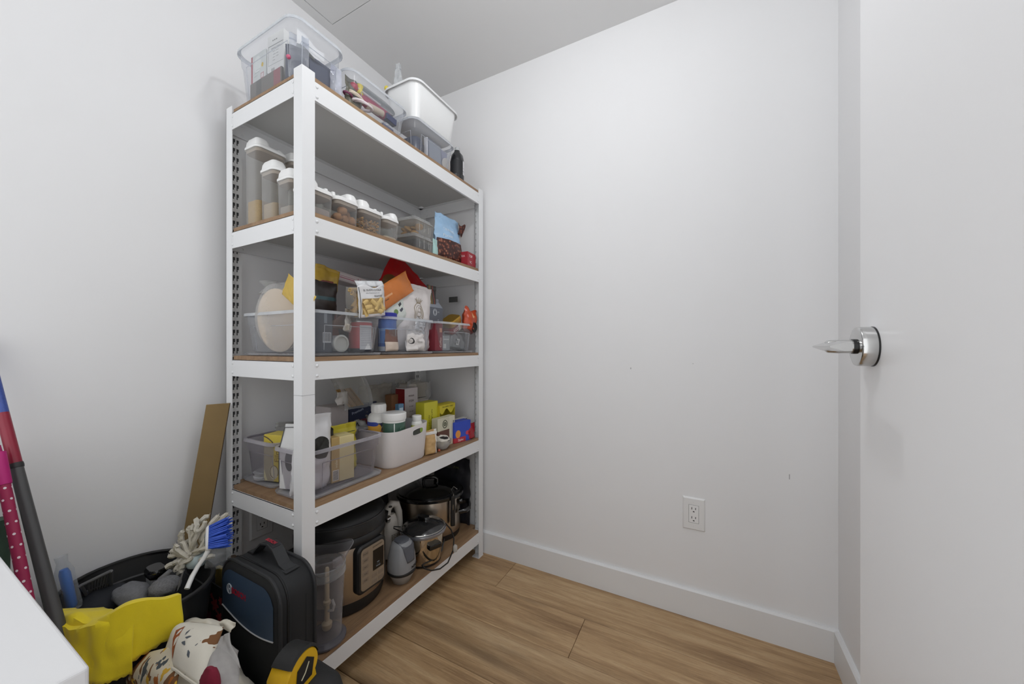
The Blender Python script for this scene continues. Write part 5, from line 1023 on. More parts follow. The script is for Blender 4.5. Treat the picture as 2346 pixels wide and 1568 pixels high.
Geo().loft([rr(.016, .010, .004, 0), rr(.014, .008, .003, .005)]).build('speed_slider', mat('dark_slider', '#4a4744', .4), t, loc=(-.002, -.010, .200), rot=(.5, 0, 0))
for k in range(6):
    for j in range(3): Geo().box(-.026+j*.013, -.016+j*.013, -.0402, -.0388, .062+k*.006, .0645+k*.006).build('vent_slot', mat('vent_dark', '#6d675f', .5), t)
# small round slow cooker
t = thing('small_slow_cooker', 'small round steel slow cooker with a glass lid in front', 'slow cooker', (-1.062, 1.190, z5), 0); t.scale = (1.06, 1.06, 1.08)
Geo().lathe([(.066, 0), (.070, .004), (.072, .012)], 48).build('base', blk, t, smooth=True)
Geo().lathe([(.071, .010), (.074, .014), (.080, .112), (.079, .116)], 56).build('steel_shell', mat('polished_steel', '#c9bda9', .10, 1., var=.02), t, smooth=True)
Geo().lathe([(.079, .112), (.089, .116), (.091, .122), (.089, .128), (.078, .129)], 56).build('silver_rim', mat('satin_silver', '#9fa0a6', .3, .8), t, smooth=True)
Geo().lathe([(.083, .128), (.083, .131), (.070, .143), (.040, .150), (.012, .152)], 56).build('glass_lid', mat('smoked_glass', '#2b2b2c', .06, coat=.5), t, smooth=True)
Geo().lathe([(.084, .128), (.0855, .130), (.084, .1325), (.082, .131)], 56).build('lid_steel_edge', mat('steel_edge', '#b5b3ae', .2, 1.), t, smooth=True)
g = Geo(); g.loft([rr(.050, .022, .010, .150), rr(.040, .018, .008, .158), rr(.058, .028, .012, .164), rr(.052, .024, .011, .170)]); g.build('lid_knob', blkg, t, smooth=True)
for a in (-.35, PI-.35):
    g = Geo(); c, s = math.cos(a), math.sin(a)
    g.loft([[(c*r_-s*y, s*r_+c*y, z) for y, z in ((-.026, .078), (.026, .078), (.026, .096), (-.026, .096))] for r_ in (.074, .092, .100)]); g.build('side_handle', blkg, t, bevel=.003)
g = Geo(); g.tube([(-.070, -.055, .134), (-.082, -.078, .142), (-.060, -.100, .150), (-.010, -.092, .140), (.030, -.085, .133)], .0022, 6); g.build('lid_wire', mat('black_wire', '#161616', .4), t, smooth=True)
# its power cord, drooping over the front of the shelf
cdm = mat('black_cord', '#141414', .4)
pc = lambda u, v, x: tuple(at(u, v, 'x', x))
cd_ = Geo().tube([pc(1021, 1200, -1.02), pc(1034, 1215, -1.000), pc(1040, 1235, -.985), pc(1038, 1262, -.972), pc(1026, 1290, -.966), pc(1008, 1304, -.966), pc(988, 1308, -.968), pc(972, 1303, -.975), pc(967, 1296, -.985), pc(974, 1291, -.99), pc(995, 1282, -.99), pc(1012, 1262, -.99), pc(1018, 1235, -1.00)], .0030, 8)
o = cd_.build('power_cord', cdm, t, smooth=True)
bpy.context.view_layer.update(); o.matrix_parent_inverse = t.matrix_world.inverted()
Geo().lathe([(.008, 0), (.009, .004), (.009, .020), (.005, .026)], 14).build('cord_plug', mat('clear_plug', '#b9b5ae', .3), t, loc=(.095, .085, .012), smooth=True)
# large oval slow cooker
t = thing('large_slow_cooker', 'large oval steel slow cooker with a black lid at the far end', 'slow cooker', (-1.180, 1.372, z5), math.radians(36)); t.scale = (.93, .93, 1.)
def ov(prof, n=64): return [[(1.0*r_*math.cos(2*PI*j/n)*1.0, .80*r_*math.sin(2*PI*j/n), z) for j in range(n)] for r_, z in prof]
Geo().loft(ov([(.145, 0), (.150, .006), (.153, .030)])).build('base', blk, t, smooth=True)
Geo().loft(ov([(.153, .028), (.155, .034), (.155, .185), (.153, .190)])).build('steel_shell', steel, t, smooth=True)
Geo().loft(ov([(.156, .186), (.170, .192), (.174, .200), (.172, .208), (.150, .212)])).build('black_rim', blkg, t, smooth=True)
Geo().loft(ov([(.160, .209), (.161, .214), (.140, .226), (.090, .236), (.030, .241)])).build('lid', mat('dark_glass_lid', '#151516', .10, coat=.5), t, smooth=True)
g = Geo(); g.tube([(-.035, 0, .238), (-.035, 0, .262), (-.020, 0, .272), (.020, 0, .272), (.035, 0, .262), (.035, 0, .238)], .008, 10); g.build('lid_handle', blkg, t, smooth=True)
for s in (-1, 1):
    g = Geo(); g.tube([(s*.150, -.055, .118), (s*.185, -.058, .124), (s*.200, -.045, .128), (s*.203, 0, .129), (s*.200, .045, .128), (s*.185, .058, .124), (s*.150, .055, .118)], [.012, .012, .011, .010, .011, .012, .012], 10); g.build('side_handle', blkg, t, smooth=True)
g = Geo(); g.loft([[(x_, y_, z_) for x_, y_ in ((.105, -.105), (.125, -.098), (.132, -.112), (.112, -.119))] for z_ in (.075, .215)]); g.build('lid_clip', blk, t, bevel=.004)
g = Geo(); g.tube([(.118, -.108, .120), (.120, -.116, .160), (.122, -.108, .222), (.110, -.080, .232), (.122, -.060, .240), (.140, -.070, .230)], .0022, 8); g.build('clip_wire', mat('steel_wire_bright', '#c9c9c6', .2, 1.), t, smooth=True)
Geo().lathe([(.012, 0), (.013, .003), (.012, .014), (.008, .017)], 18).build('dial_knob', blkg, t, smooth=True, loc=(.150, -.045, .165), rot=(0, PI/2, 0))
# dark bags behind
pouch('black_cooler_bag', 'soft black bag slumped at the far end behind the large slow cooker', 'bag', .23, .335, .024, (-1.165, 1.522, z5), .0, mat('black_nylon', '#1d1d24', .6, bump=.3, bscale=150), seed=101, crumple=.010, belly=.75, seal=.0, words=[('ARCTIC ZONE', .014, .01, .285, '#6d7048')])
pouch('black_pouch_bag', 'soft black bag at the back behind the hand mixer', 'bag', .24, .30, .06, (-1.335, 1.130, z5), FX, mat('black_canvas', '#1a1a1b', .8, bump=.4, bscale=200), seed=102, crumple=.012, belly=.75, seal=0)
g = Geo(); g.tube([(-1.22, 1.06, z5+.27), (-1.20, 1.055, z5+.24), (-1.205, 1.06, z5+.18), (-1.21, 1.055, z5+.10), (-1.20, 1.06, z5+.004)], .004, 8)
tag(g.build('black_strap', mat('black_canvas', '#1a1a1b'), smooth=True), 'thin black strap hanging between pressure cooker and hand mixer', 'strap')
# ================================================================ THINGS ON THE FLOOR BY THE LEFT WALL
# black tub
TC = Vector((-1.256, .364, 0)); TW, TD, TZ = .352, .250, .458
tubm = mat('black_rubber', '#232324', .5, bump=.12, bscale=250)
t = thing('black_tub', 'deep black rubber tub full of cleaning tools against the wall', 'tub', TC)
Geo().loft([rr(TW*.62, TD*.62, .08, 0, 8), rr(TW*.64, TD*.64, .08, .01, 8), rr(TW-.006, TD-.006, .115, TZ-.012, 8), rr(TW-.012, TD-.012, .112, TZ-.010, 8), rr(TW*.68, TD*.68, .08, .20, 8), rr(TW*.62, TD*.62, .075, .19, 8)], True, True).build('wall', tubm, t, smooth=True, angle=45)
Geo().loft([rr(TW-.008, TD-.008, .115, TZ-.014, 8), rr(TW+.004, TD+.004, .118, TZ-.010, 8), rr(TW+.004, TD+.004, .118, TZ-.002, 8), rr(TW-.002, TD-.002, .116, TZ, 8), rr(TW-.014, TD-.014, .110, TZ-.003, 8)], False, False).build('rolled_rim', tubm, t, smooth=True, angle=60)
Geo().loft([rr(TW*.86, TD*.86, .10, TZ-.052, 8), rr(TW*.87, TD*.87, .10, TZ-.048, 8)], False, False).build('inner_line', mat('grey_mould_line', '#4a4a4b', .5), t, smooth=True)
# yellow cloth over the near rim
t = thing('yellow_cloth', 'bright yellow cleaning cloth with a zigzag hem draped over the tub', 'cloth', TC)
ycm = mat('yellow_cleaning_cloth', '#f2da1c', .85, bump=.35, bscale=700, var=.05, vscale=20, sheen=.2)
def rimpt(ph, off):
    a, b = TW/2+off, TD/2+off; n = 2.6; c, s = math.cos(ph), math.sin(ph)
    return (a*math.copysign(abs(c)**(2/n), c), b*math.copysign(abs(s)**(2/n), s))
def drape(p0, p1, hang, inside, off, seed, lift, slant=0.):
    def P(u, v):
        ph = p0+(p1-p0)*u; L = inside+hang; s = v*L-inside
        wr = .010*noise.noise(Vector((u*4+seed, v*2, seed)))+.004*noise.noise(Vector((u*10, v*4+seed, 2)))
        pk = lift*math.exp(-((u-.72)/.26)**2)+lift*.5*math.exp(-((u-.2)/.12)**2)
        if s < 0: x, y = rimpt(ph, s*.75-.0+wr*.5); z = TZ+.006+pk*math.exp(s*9)+s*.38
        else:
            h = s/hang; x, y = rimpt(ph, off+.004+.012*h+wr+.006*math.sin(u*11+seed)*h); z = TZ+.006+pk*math.exp(-s*40)-s*(1+slant*(u-.5))
            if v > .985: z -= .0045*abs(((u*17) % 1)-.5)*2
        return (x, y, z)
    return P
Geo().grid(drape(math.radians(-90), math.radians(4), .088, .085, .004, 1, .040, -.35), 68, 28).build('cloth_layer', ycm, t, smooth=True, solid=.0016, angle=80)
Geo().grid(drape(math.radians(-92), math.radians(-20), .096, .030, .012, 5, .016, .1), 60, 24).build('folded_flap', ycm, t, smooth=True, solid=.0016, angle=80)
# tools inside the tub
def pz(u, v, z): return at(u, v, 'z', z)
zt_ = .440
t = thing('slotted_scraper', 'dark grey slotted plastic grid leaning inside the tub', 'grid', pz(205, 1368, .405), 0)
c0, c1, c2, c3 = [Vector(q)-Vector(t.location) for q in (pz(203, 1372, .40), pz(253, 1352, .40), pz(254, 1309, .470), pz(184, 1343, .455))]
def quad(u, v): return (c0*(1-u)+c1*u)*(1-v)+(c3*(1-u)+c2*u)*v
sg = mat('dark_grey_plastic', '#666667', .45)
for a, b in (((0, 0), (1, 0)), ((1, 0), (1, 1)), ((1, 1), (0, 1)), ((0, 1), (0, 0))):
    Geo().tube([quad(*a), quad(*b)], .0042, 8).build('frame_bar', sg, t, smooth=True)
for k in range(9):
    u = .04+k*.105
    Geo().tube([quad(u, .06), quad(min(.97, u+.22), .94)] if u+.22 < .99 else [quad(u, .06), quad(.97, .06+.88*(.97-u)/.22)], .0024, 6).build('slat', sg, t, smooth=True)
Geo().tube([quad(.02, .5), quad(.98, .5)], .0024, 6).build('cross_bar', sg, t, smooth=True)
t = thing('wrapped_brush', 'blue brush in clear wrapping at the left end of the tub', 'brush', pz(165, 1392, .41), 0, rx=.10, ry=-.20)
Geo().lathe([(.010, 0), (.014, .006), (.014, .085), (.010, .095)], 20, sx=1., sy=.7).build('blue_block', mat('blue_bristle_block', '#2a72cc', .5, bump=.5, bscale=200), t, smooth=True)
Geo().lathe([(.020, -.004), (.022, .004), (.020, .09), (.012, .112), (.014, .128)], 18, sx=1., sy=.8, cap1=False).build('clear_wrapping', clear('crinkled_wrap', '#f2f4f6', .07, .5, .06), t, smooth=True)
def lump(name, label, cat, u, v, z, r, m, sc=(1, 1, .6), seed=0, amp=.2):
    o = blob(Geo(), (0, 0, 0), r, seed, 12, amp, sc).build(name, m, smooth=True, angle=80, loc=pz(u, v, z)); return tag(o, label, cat)
lump('grey_scrubber', 'fuzzy grey scrubbing pad in the tub', 'scrubber', 378, 1345, .435, .032, mat('grey_scrub', '#7b7b7e', .9, bump=1., bscale=300, var=.35, vscale=250), (1, 1, .7), 3)
lump('grey_rag', 'grey knitted rag in the middle of the tub', 'rag', 300, 1360, .425, .040, mat('grey_knit', '#77787c', .9, bump=.8, bscale=200, var=.2, vscale=150), (1.3, .8, .5), 5)
lump('dark_rag', 'dark bundle filling the left of the tub', 'rag', 235, 1385, .385, .060, mat('dark_rag_cloth', '#2b2d33', .9, bump=.5), (1.2, .9, .6), 8)
lump('charcoal_sponge', 'dark sponge filling the right of the tub', 'sponge', 405, 1345, .365, .065, mat('charcoal_sponge_foam', '#333437', .9, bump=.6), (1.1, .9, .7), 9)
t = thing('small_jar', 'small jar with a shiny black lid at the back of the tub', 'jar', pz(357, 1318, .43), 0)
Geo().loft([rr(.055, .035, .015, 0), rr(.058, .038, .016, .004), rr(.058, .038, .016, .016), rr(.050, .030, .012, .022)]).build('cap', mat('black_gloss', '#111112'), t, smooth=True, angle=35)
Geo().loft([rr(.048, .030, .012, -.030), rr(.050, .032, .013, 0)]).build('neck', clear('grey_clear', '#b5b6ba', .3, .4, .1), t, smooth=True)
g = Geo(); g.tube([pz(352, 1352, .425), pz(370, 1330, .445), pz(390, 1308, .465)], [.006, .010, .005], 10)
tag(g.build('grey_scraper_blade', mat('grey_soft_plastic', '#77777a', .5), smooth=True), 'grey scraper handle crossing the fuzzy scrubbing pad', 'scraper')
g = Geo(); a_, b_ = pz(408, 1352, .43), pz(418, 1312, .475)
g.loft([[p+Vector((-.009, .006, 0)), p+Vector((.009, -.006, 0)), p+Vector((.009, -.004, .003)), p+Vector((-.009, .008, .003))] for p in (a_, (a_+b_)/2+Vector((0, 0, .003)), b_)])
tag(g.build('white_strap', mat('white_webbing', '#b9b7b2', .7, bump=.3, bscale=200), bevel=.001), 'short white strap standing beside the dish brush', 'strap')
# cotton mop head
mc = at(450, 1268, 'y', .470)
t = thing('cotton_mop', 'worn cotton mop head with frayed grey strands', 'mop', mc)
mm = mat('cotton_strand', '#cfcabd', .95, bump=.9, bscale=350, var=.14, vscale=90); rnd = random.Random(21)
tips = [(398, 1290), (412, 1240), (425, 1262), (445, 1200), (478, 1184), (508, 1195), (525, 1188), (400, 1308), (462, 1210), (418, 1218), (395, 1300), (388, 1275), (384, 1300), (400, 1250), (415, 1225), (432, 1212), (448, 1190), (470, 1196), (500, 1182), (520, 1178), (528, 1200), (405, 1262), (392, 1262), (440, 1240), (420, 1280), (408, 1315), (436, 1206), (515, 1222), (510, 1250), (490, 1275), (430, 1300), (450, 1222)]
for k, (u, v) in enumerate(tips):
    e = at(u, v, 'y', .415+.095*(u-385)/145+.02*rnd.random())-mc; s0 = e*rnd.uniform(.05, .55)+Vector((rnd.uniform(-.022, .022), rnd.uniform(-.018, .010), rnd.uniform(-.018, .018)))
    m1 = s0*.5+e*.5+Vector((rnd.uniform(-.014, .014), rnd.uniform(-.022, .004), rnd.uniform(-.004, .024)))
    pts = [s0*(1-q)**2+m1*2*q*(1-q)+e*q*q+Vector((noise.noise(Vector((q*4, k, 0))), noise.noise(Vector((q*4, k, 5))), noise.noise(Vector((q*4, k, 9)))))*.012*q for q in [j/7 for j in range(8)]]
    Geo().tube(pts, [.0045, .0058, .0062, .0056, .0062, .0056, .0068, .0056], 6).build('strand', mm, t, smooth=True)
    fz = Geo()
    for j in range(5): fz.tube([pts[-1], pts[-1]+Vector((rnd.uniform(-.006, .006), rnd.uniform(-.006, .006), rnd.uniform(-.006, .008)))], [.0012, .0003], 4)
    tag(fz.build('frayed_end', mm, t), kind='stuff')
Geo().lathe([(.020, -.02), (.024, -.01), (.022, .004), (.016, .010)], 20).build('mop_socket', mat('pale_blue_plastic', '#b9c9cb', .5), t, smooth=True, loc=(.0, .0, -.012))
pouch('clear_glove_bag', 'crumpled clear plastic bag behind the dish brush', 'plastic bag', .06, .075, .03, at(500, 1300, 'y', .500), .6, clear('crinkled_wrap', '#eef1f4'), seed=111, crumple=.014)
# dish brush
hb_ = at(428, 1350, 'y', .400); t = thing('dish_brush', 'white dish brush with blue bristles leaning out of the tub', 'brush', hb_)
wp = mat('white_brush_plastic', '#e6e6e4', .35)
P3 = [at(u, v, 'y', y)-hb_ for u, v, y in ((428, 1350, .400), (440, 1322, .415), (455, 1296, .430), (468, 1278, .440), (477, 1262, .448))]
Geo().tube(P3, [.0055, .0055, .005, .005, .006], 10).build('handle', wp, t, smooth=True)
h0, h1 = at(478, 1263, 'y', .448)-hb_, at(480, 1205, 'y', .462)-hb_
axd = (h1-h0).normalized(); side = Vector((.80, .60, 0)); side = (side-axd*side.dot(axd)).normalized(); nrm = axd.cross(side)
g = Geo(); rings = []
for q, k in ((0, .5), (.08, .9), (.5, 1), (.92, .9), (1, .5)):
    c = h0+(h1-h0)*q; rings.append([c+nrm*(.011*k*math.cos(a))+side*(.007*k*math.sin(a)) for a in [2*PI*j/16 for j in range(16)]])
g.loft(rings); hd_ = g.build('head', wp, t, smooth=True, angle=60)
g = Geo(); rnd = random.Random(5)
for j in range(15):
    for i in range(6):
        c = h0+(h1-h0)*(.08+.86*j/14)+nrm*(-.009+.0036*i)+side*.004; fan = axd*((j/14-.5)*.016+rnd.uniform(-.003, .003))+nrm*((i-2.5)*.0016+rnd.uniform(-.002, .002))
        g.tube([c, c+side*.026+fan*.6, c+side*(.042+rnd.uniform(-.003, .003))+fan], [.0021, .0024, .0012], 5)
tag(g.build('bristles', mat('blue_bristle', '#2f57c4', .5, var=.15, vscale=120), t, smooth=True), kind='stuff')
c = (h0+h1)/2-side*.0072
g = Geo(); g.loft([[c-side*.0006+nrm*(.0045*k*math.cos(a))+axd*(.016*k*math.sin(a)) for a in [2*PI*j/18 for j in range(18)]] for k in (1, .02)]); g.build('blue_sticker', mat('ink_#3f7fa8', '#3f7fa8', .4), hd_)
# kraft cardboard strip leaning in the corner
T_, B_ = at(500, 926, 'y', .575), at(452, 1200, 'y', .530); d_ = (B_-T_); k_ = (T_.z-0)/(T_.z-B_.z); F_ = T_+d_*k_
wv = Vector((.40, .90, 0)).normalized()*.029; tv = Vector((.90, -.40, 0)).normalized()*.006
t = thing('cardboard_strip', 'long brown cardboard strip leaning against the wall beside the rack', 'cardboard', (F_.x, F_.y, 0))
km = mat('brown_cardboard', '#877049', .8, bump=.15, bscale=200, var=.06, vscale=15, rects=[('c', 'z', 'y', .62, .025, .03, .012, '#7c5c33')])
g = Geo(); g.loft([[Vector(p)-Vector((F_.x, F_.y, 0))+s*wv+q*tv for s, q in ((-1, 1), (1, 1), (1, -1), (-1, -1))] for p in (F_, T_)]); g.build('panel', km, t, bevel=.001)
g = Geo(); g.loft([[Vector(p)-Vector((F_.x, F_.y, 0))+s*wv+q*tv for s, q in ((1.0, .9), (1.06, .9), (1.06, -.9), (1.0, -.9))] for p in (F_, T_)]); g.build('edge_shadow', mat('card_edge_shadow', '#3d2f24', .8), t)  # shadow along the right edge, added as a dark strip
# mop pole with red grip and grey shaft
P1, P2 = at(36, 1065, 'x', -1.315), at(119, 1385, 'x', -1.205); dv = (P2-P1)
ft = P1+dv*(P1.z/(P1.z-P2.z)); top = P1-dv*((1.42-1.315)/(-(P1-P2).x) if (P1-P2).x else 0)
t = thing('mop_pole', 'mop pole with a red grip and dark grey shaft leaning on the wall', 'mop pole', (ft.x, ft.y, 0))
L0 = Vector((ft.x, ft.y, 0)); un = dv.normalized()
pr = P1-L0
Geo().tube([pr+un*.004, P2-L0, ft-L0+Vector((0, 0, .012))], [.0098, .0112, .0120], 24).build('grey_shaft', mat('dark_grey_tube', '#4e4e4f', .38), t, smooth=True)
Geo().tube([pr-un*.003, pr+un*.003, pr+un*.008], [.0108, .0112, .0106], 24).build('ring_joint', mat('charcoal_plastic', '#2c2c2d', .5), t, smooth=True)
bl = P1-un*.118-L0
Geo().tube([bl, pr-un*.002], [.0096, .0099], 24).build('red_grip', mat('dark_red_tube', '#8e1f36', .35), t, smooth=True)
Geo().tube([top-L0, bl], [.0095, .0096], 24).build('blue_label', mat('blue_label_film', '#3d55a4', .4, var=.2, vscale=160), t, smooth=True)
# polka dot umbrella
P1, P2 = at(3, 1075, 'x', -1.290), at(47, 1305, 'x', -1.215); dv = P2-P1; un = dv.normalized(); ft = P1+dv*(P1.z/(P1.z-P2.z)); L0 = Vector((ft.x, ft.y, 0))
t = thing('umbrella', 'folded crimson umbrella with white polka dots at the left edge', 'umbrella', L0)
um = mat('crimson_umbrella', '#9c1d4c', .55, bump=.15); body0, body1 = P1+un*.030-L0, ft-L0+Vector((0, 0, .04))
Geo().tube([body0, body0+(body1-body0)*.5, body1], [.0085, .0092, .0050], 20).build('canopy', um, t, smooth=True)
Geo().tube([P1-un*.035-L0, P1+un*.030-L0, P1+un*.034-L0], [.0104, .0106, .0098], 20).build('magenta_sleeve', mat('magenta_sleeve_cloth', '#b81b74', .5), t, smooth=True)
Geo().tube([P1-un*.050-L0, P1-un*.033-L0], [.005, .006], 16).build('handle', mat('magenta_handle', '#a2175f', .4), t, smooth=True)
Geo().tube([body1-un*.01, ft-L0+Vector((0, 0, .004))], [.006, .003], 12).build('ferrule', mat('ferrule_grey', '#8a8a8a', .3, 1.), t, smooth=True)
axu = un; e1 = axu.cross(Vector((0, 0, 1))).normalized(); e2 = axu.cross(e1); dm_ = mat('white_dot_print', '#e9d9df', .6)
for i in range(30):
    for j in range(5):
        q = body0+(body1-body0)*((i+.5)/33); R_ = (.0085+.0007*(i+.5)/16.5) if i < 17 else .0092-.0042*((i+.5-16.5)/16.5)
        a = 2*PI*(j+(i % 2)*.5)/5; n_ = e1*math.cos(a)+e2*math.sin(a); tt_ = axu.cross(n_)
        Geo().loft([[q+n_*(R_+.0005-.3*((r_*math.cos(b))**2)/R_*1e-0*0)+tt_*(r_*math.cos(b))+axu*(r_*1.1*math.sin(b))-n_*(R_-math.sqrt(max(0, R_*R_-(r_*math.cos(b))**2))) for b in [2*PI*k/10 for k in range(10)]] for r_ in (.0022, .0001)], False, True).build('dot', dm_, t)
# dark green roll behind the umbrella
g = Geo(); g.tube([at(-12, 1180, 'x', -1.34), at(-6, 1250, 'x', -1.33)], .018, 14)
p = at(-9, 1215, 'x', -1.30)
roll('green_mat', 'dark green rolled mat at the very left edge of the picture', 'mat', (p.x, p.y, 0.0), (p.x-.005, p.y-.002, p.z+.02), .020, mat('dark_green_foam', '#3f5548', .8))
# dark tote bag with red flowers
t = thing('floral_tote', 'black tote bag printed with red flowers behind the tub', 'tote bag', (-1.235, .545, 0))
tm_ = mat('black_tote_cloth', '#242426', .8, bump=.3, bscale=250)
W, D, H = .165, .085, .385
Geo().loft([rr(W*.9, D*.9, .02, 0), rr(W*.92, D*.92, .02, .01), rr(W, D, .022, H), rr(W-.006, D-.006, .02, H), rr(W-.02, D-.02, .02, H-.12)]).build('bag', tm_, t, smooth=True, angle=50)
fm = [mat('red_flower_print', '#a83a3c', .7), mat('magenta_flower_print', '#7c1438', .7)]
for k, (x, z, r_, mi) in enumerate([(.030, .330, .022, 0), (.054, .300, .020, 0), (.012, .350, .010, 0), (-.030, .325, .028, 1), (-.055, .280, .026, 1), (-.005, .280, .026, 1), (.035, .255, .024, 0), (-.030, .230, .026, 1), (.062, .350, .013, 0)]):
    y = -(D/2-.002*(1-z/H)*2)-.0010
    Geo().loft([[(x+q*r_*(.78+.22*math.cos(6*a))*math.cos(a), y-.0004*(1-q), z+q*r_*(.78+.22*math.cos(6*a))*math.sin(a)) for a in [2*PI*j/42 for j in range(42)]] for q in (1, .02)], False, True).build('flower', fm[mi], t)
x = W/2+.0006
for k, (y, z, r_) in enumerate([(-.02, .28, .02), (.015, .24, .022)]): Geo().loft([[(x-.004+.0004*(1-q), y+q*r_*(.78+.22*math.cos(6*a))*math.cos(a), z+q*r_*(.78+.22*math.cos(6*a))*math.sin(a)) for a in [2*PI*j/42 for j in range(42)]] for q in (1, .02)], False, True).build('flower', fm[0], t)
t = thing('amber_bottle', 'flat amber plastic bottle standing in the floral tote', 'bottle', (-1.215, .548, .268), .2)
Geo().loft([rr(.050, .026, .010, 0), rr(.052, .028, .010, .12), rr(.030, .022, .008, .145)]).build('body', mat('amber_plastic', '#6d4a1e', .25, coat=.3), t, smooth=True)
Geo().lathe([(.010, .143), (.011, .146), (.011, .168), (.009, .170)], 16).build('cap', mat('dark_brown_cap', '#3b2a1c', .4), t, smooth=True)
carton('yellow_sachet', 'small yellow packet beside the amber bottle in the tote', 'packet', .03, .012, .13, (-1.262, .540, .268), .1, mat('pale_yellow_card', '#8f7a35', .6), lid=False)
lump2 = blob(Geo(), (0, 0, 0), .035, 17, 12, .3, (1, .8, 1)).build('red_rag', mat('dark_red_cloth', '#6b2a2c', .9, bump=.5), smooth=True, loc=(-1.185, .560, .380)); tag(lump2, 'dark red rag stuffed into the top of the floral tote', 'rag')
# tool bag
bx, by = -1.026, .547; W, D, H = .266, .098, .482
t = thing('tool_bag', 'black tool bag with a blue front panel standing against the rack', 'tool bag', (bx, by, 0))
nyl = mat('black_ballistic_nylon', '#1f2022', .75, bump=.35, bscale=450, var=.08); nyg = mat('charcoal_nylon', '#2b2c2e', .7, bump=.35, bscale=450)
def prof(w, h, r, y, z0=0, n=8):
    out = [(-w/2, y, z0), (w/2, y, z0)]
    for k in range(n+1):
        a = PI/2*k/n; out.append((w/2-r+r*math.cos(a), y, h-r+r*math.sin(a)))
    for k in range(n+1):
        a = PI/2+PI/2*k/n; out.append((-w/2+r+r*math.cos(a), y, h-r+r*math.sin(a)))
    return out
Geo().loft([prof(W-.012, H-.006, .055, -D/2), prof(W, H, .060, -D/2+.006), prof(W, H, .060, D/2-.006), prof(W-.012, H-.006, .055, D/2)]).build('body', nyl, t, smooth=True, angle=50)
for y, nm in ((-D/2+.005, 'front_piping'), (D/2-.006, 'back_piping')):
    pp = prof(W+.001, H+.001, .060, y, .01); Geo().tube(pp[1:]+pp[:1], .0042, 8).build(nm, nyg, t, smooth=True)
pp = prof(W+.0005, H+.0005, .060, -D/2+.022, .01); Geo().tube(pp[1:]+pp[:1], .0016, 6).build('zipper', mat('zip_black', '#121213', .4), t, smooth=True)
pp = prof(W+.0005, H+.0005, .060, -D/2+.027, .01); Geo().tube(pp[1:]+pp[:1], .0010, 6).build('zip_edge', nyg, t, smooth=True)
# blue panel and its pale lower piping
def low(x): return .352-.020*math.sin(PI*(x+W/2)/W)+.006*math.cos(PI*(x+W/2)/W)
g = Geo(); N = 24
top_ = []; bot_ = []
for i in range(N+1):
    x = -W/2+.011+(W-.028)*i/N; r = .050; hh = H-.022
    e = max(0, abs(x+.003)-(W/2-.012-r)); zz_ = hh-r+math.sqrt(max(0, r*r-e*e)); top_.append((x, zz_)); bot_.append((x, low(x)))
def BP(u, v):
    i = u*N; k = min(N-1, int(i)); f = i-k; x = top_[k][0]*(1-f)+top_[k+1][0]*f; zt2 = top_[k][1]*(1-f)+top_[k+1][1]*f; zb2 = bot_[k][1]*(1-f)+bot_[k+1][1]*f
    return (x, -D/2-.0022-.004*math.sin(PI*u)*math.sin(PI*v), zb2+(zt2-zb2)*v)
Geo().grid(BP, N, 12).build('blue_panel', mat('slate_blue_vinyl', '#3a4c62', .5, bump=.1, bscale=300), t, smooth=True)
Geo().tube([(x, -D/2-.0028, z) for x, z in bot_], .0016, 6).build('pale_piping', mat('pale_grey_piping', '#c9cacb', .5), t, smooth=True)
redm = mat('logo_red', '#a81f34', .5)
lettering(t, 'BOSCH', .021, (-.032, -D/2-.0062, .412), UP, redm, bold=.0006)
lg = mat('logo_grey', '#b9bec4', .4); g = Geo()
g.tube([(-.078+.0125*math.cos(a), -D/2-.0056, .412+.0125*math.sin(a)) for a in [2*PI*j/28 for j in range(29)]], .0011, 6)
for s in (-1, 1): g.tube([(-.078+s*.0045, -D/2-.0056, .4225), (-.078+s*.0045, -D/2-.0056, .4015)], .0010, 6)
g.tube([(-.0825, -D/2-.0056, .412), (-.0735, -D/2-.0056, .412)], .0014, 6); g.build('ring_logo', lg, t)
# handle with a red woven tag
def strap(pts, w, th, name, m):
    g = Geo(); rings = []
    for i, p in enumerate(pts):
        a = Vector(pts[max(0, i-1)]); b = Vector(pts[min(len(pts)-1, i+1)]); tn = (b-a).normalized(); n_ = Vector((0, 1, 0)); up_ = tn.cross(n_).normalized(); p = Vector(p)
        rings.append([p+n_*w/2+up_*th/2, p-n_*w/2+up_*th/2, p-n_*w/2-up_*th/2, p+n_*w/2-up_*th/2])
    return Geo().loft(rings).build(name, m, t, smooth=True, angle=30)
strap([(-.085, .006, H+.001), (-.060, .006, H+.004), (-.046, .006, H+.020), (-.025, .006, H+.038), (.005, .006, H+.044), (.030, .006, H+.036), (.050, .006, H+.016), (.062, .006, H+.004), (.090, .006, H-.002)], .028, .004, 'carry_handle', nyg)
strap([(-.022, .0058, H+.0405), (.005, .0058, H+.0465), (.028, .0058, H+.0395)], .020, .0012, 'woven_tag', mat('black_tag_weave', '#26262a', .7))
lettering(t, 'BOSCH', .013, (.004, .005, H+.0478), (0, .03, 0), redm, bold=.0004)
g = Geo(); g.box(.062, .100, -.012, .024, H-.004, H-.0005); g.build('handle_patch', nyg, t, bevel=.001)
for k, yy in enumerate((-.02, .02)): Geo().tube([(W/2+.0004, yy, .03), (W/2+.0004, yy, H-.06)], .0008, 5).build('seam', nyg, t)
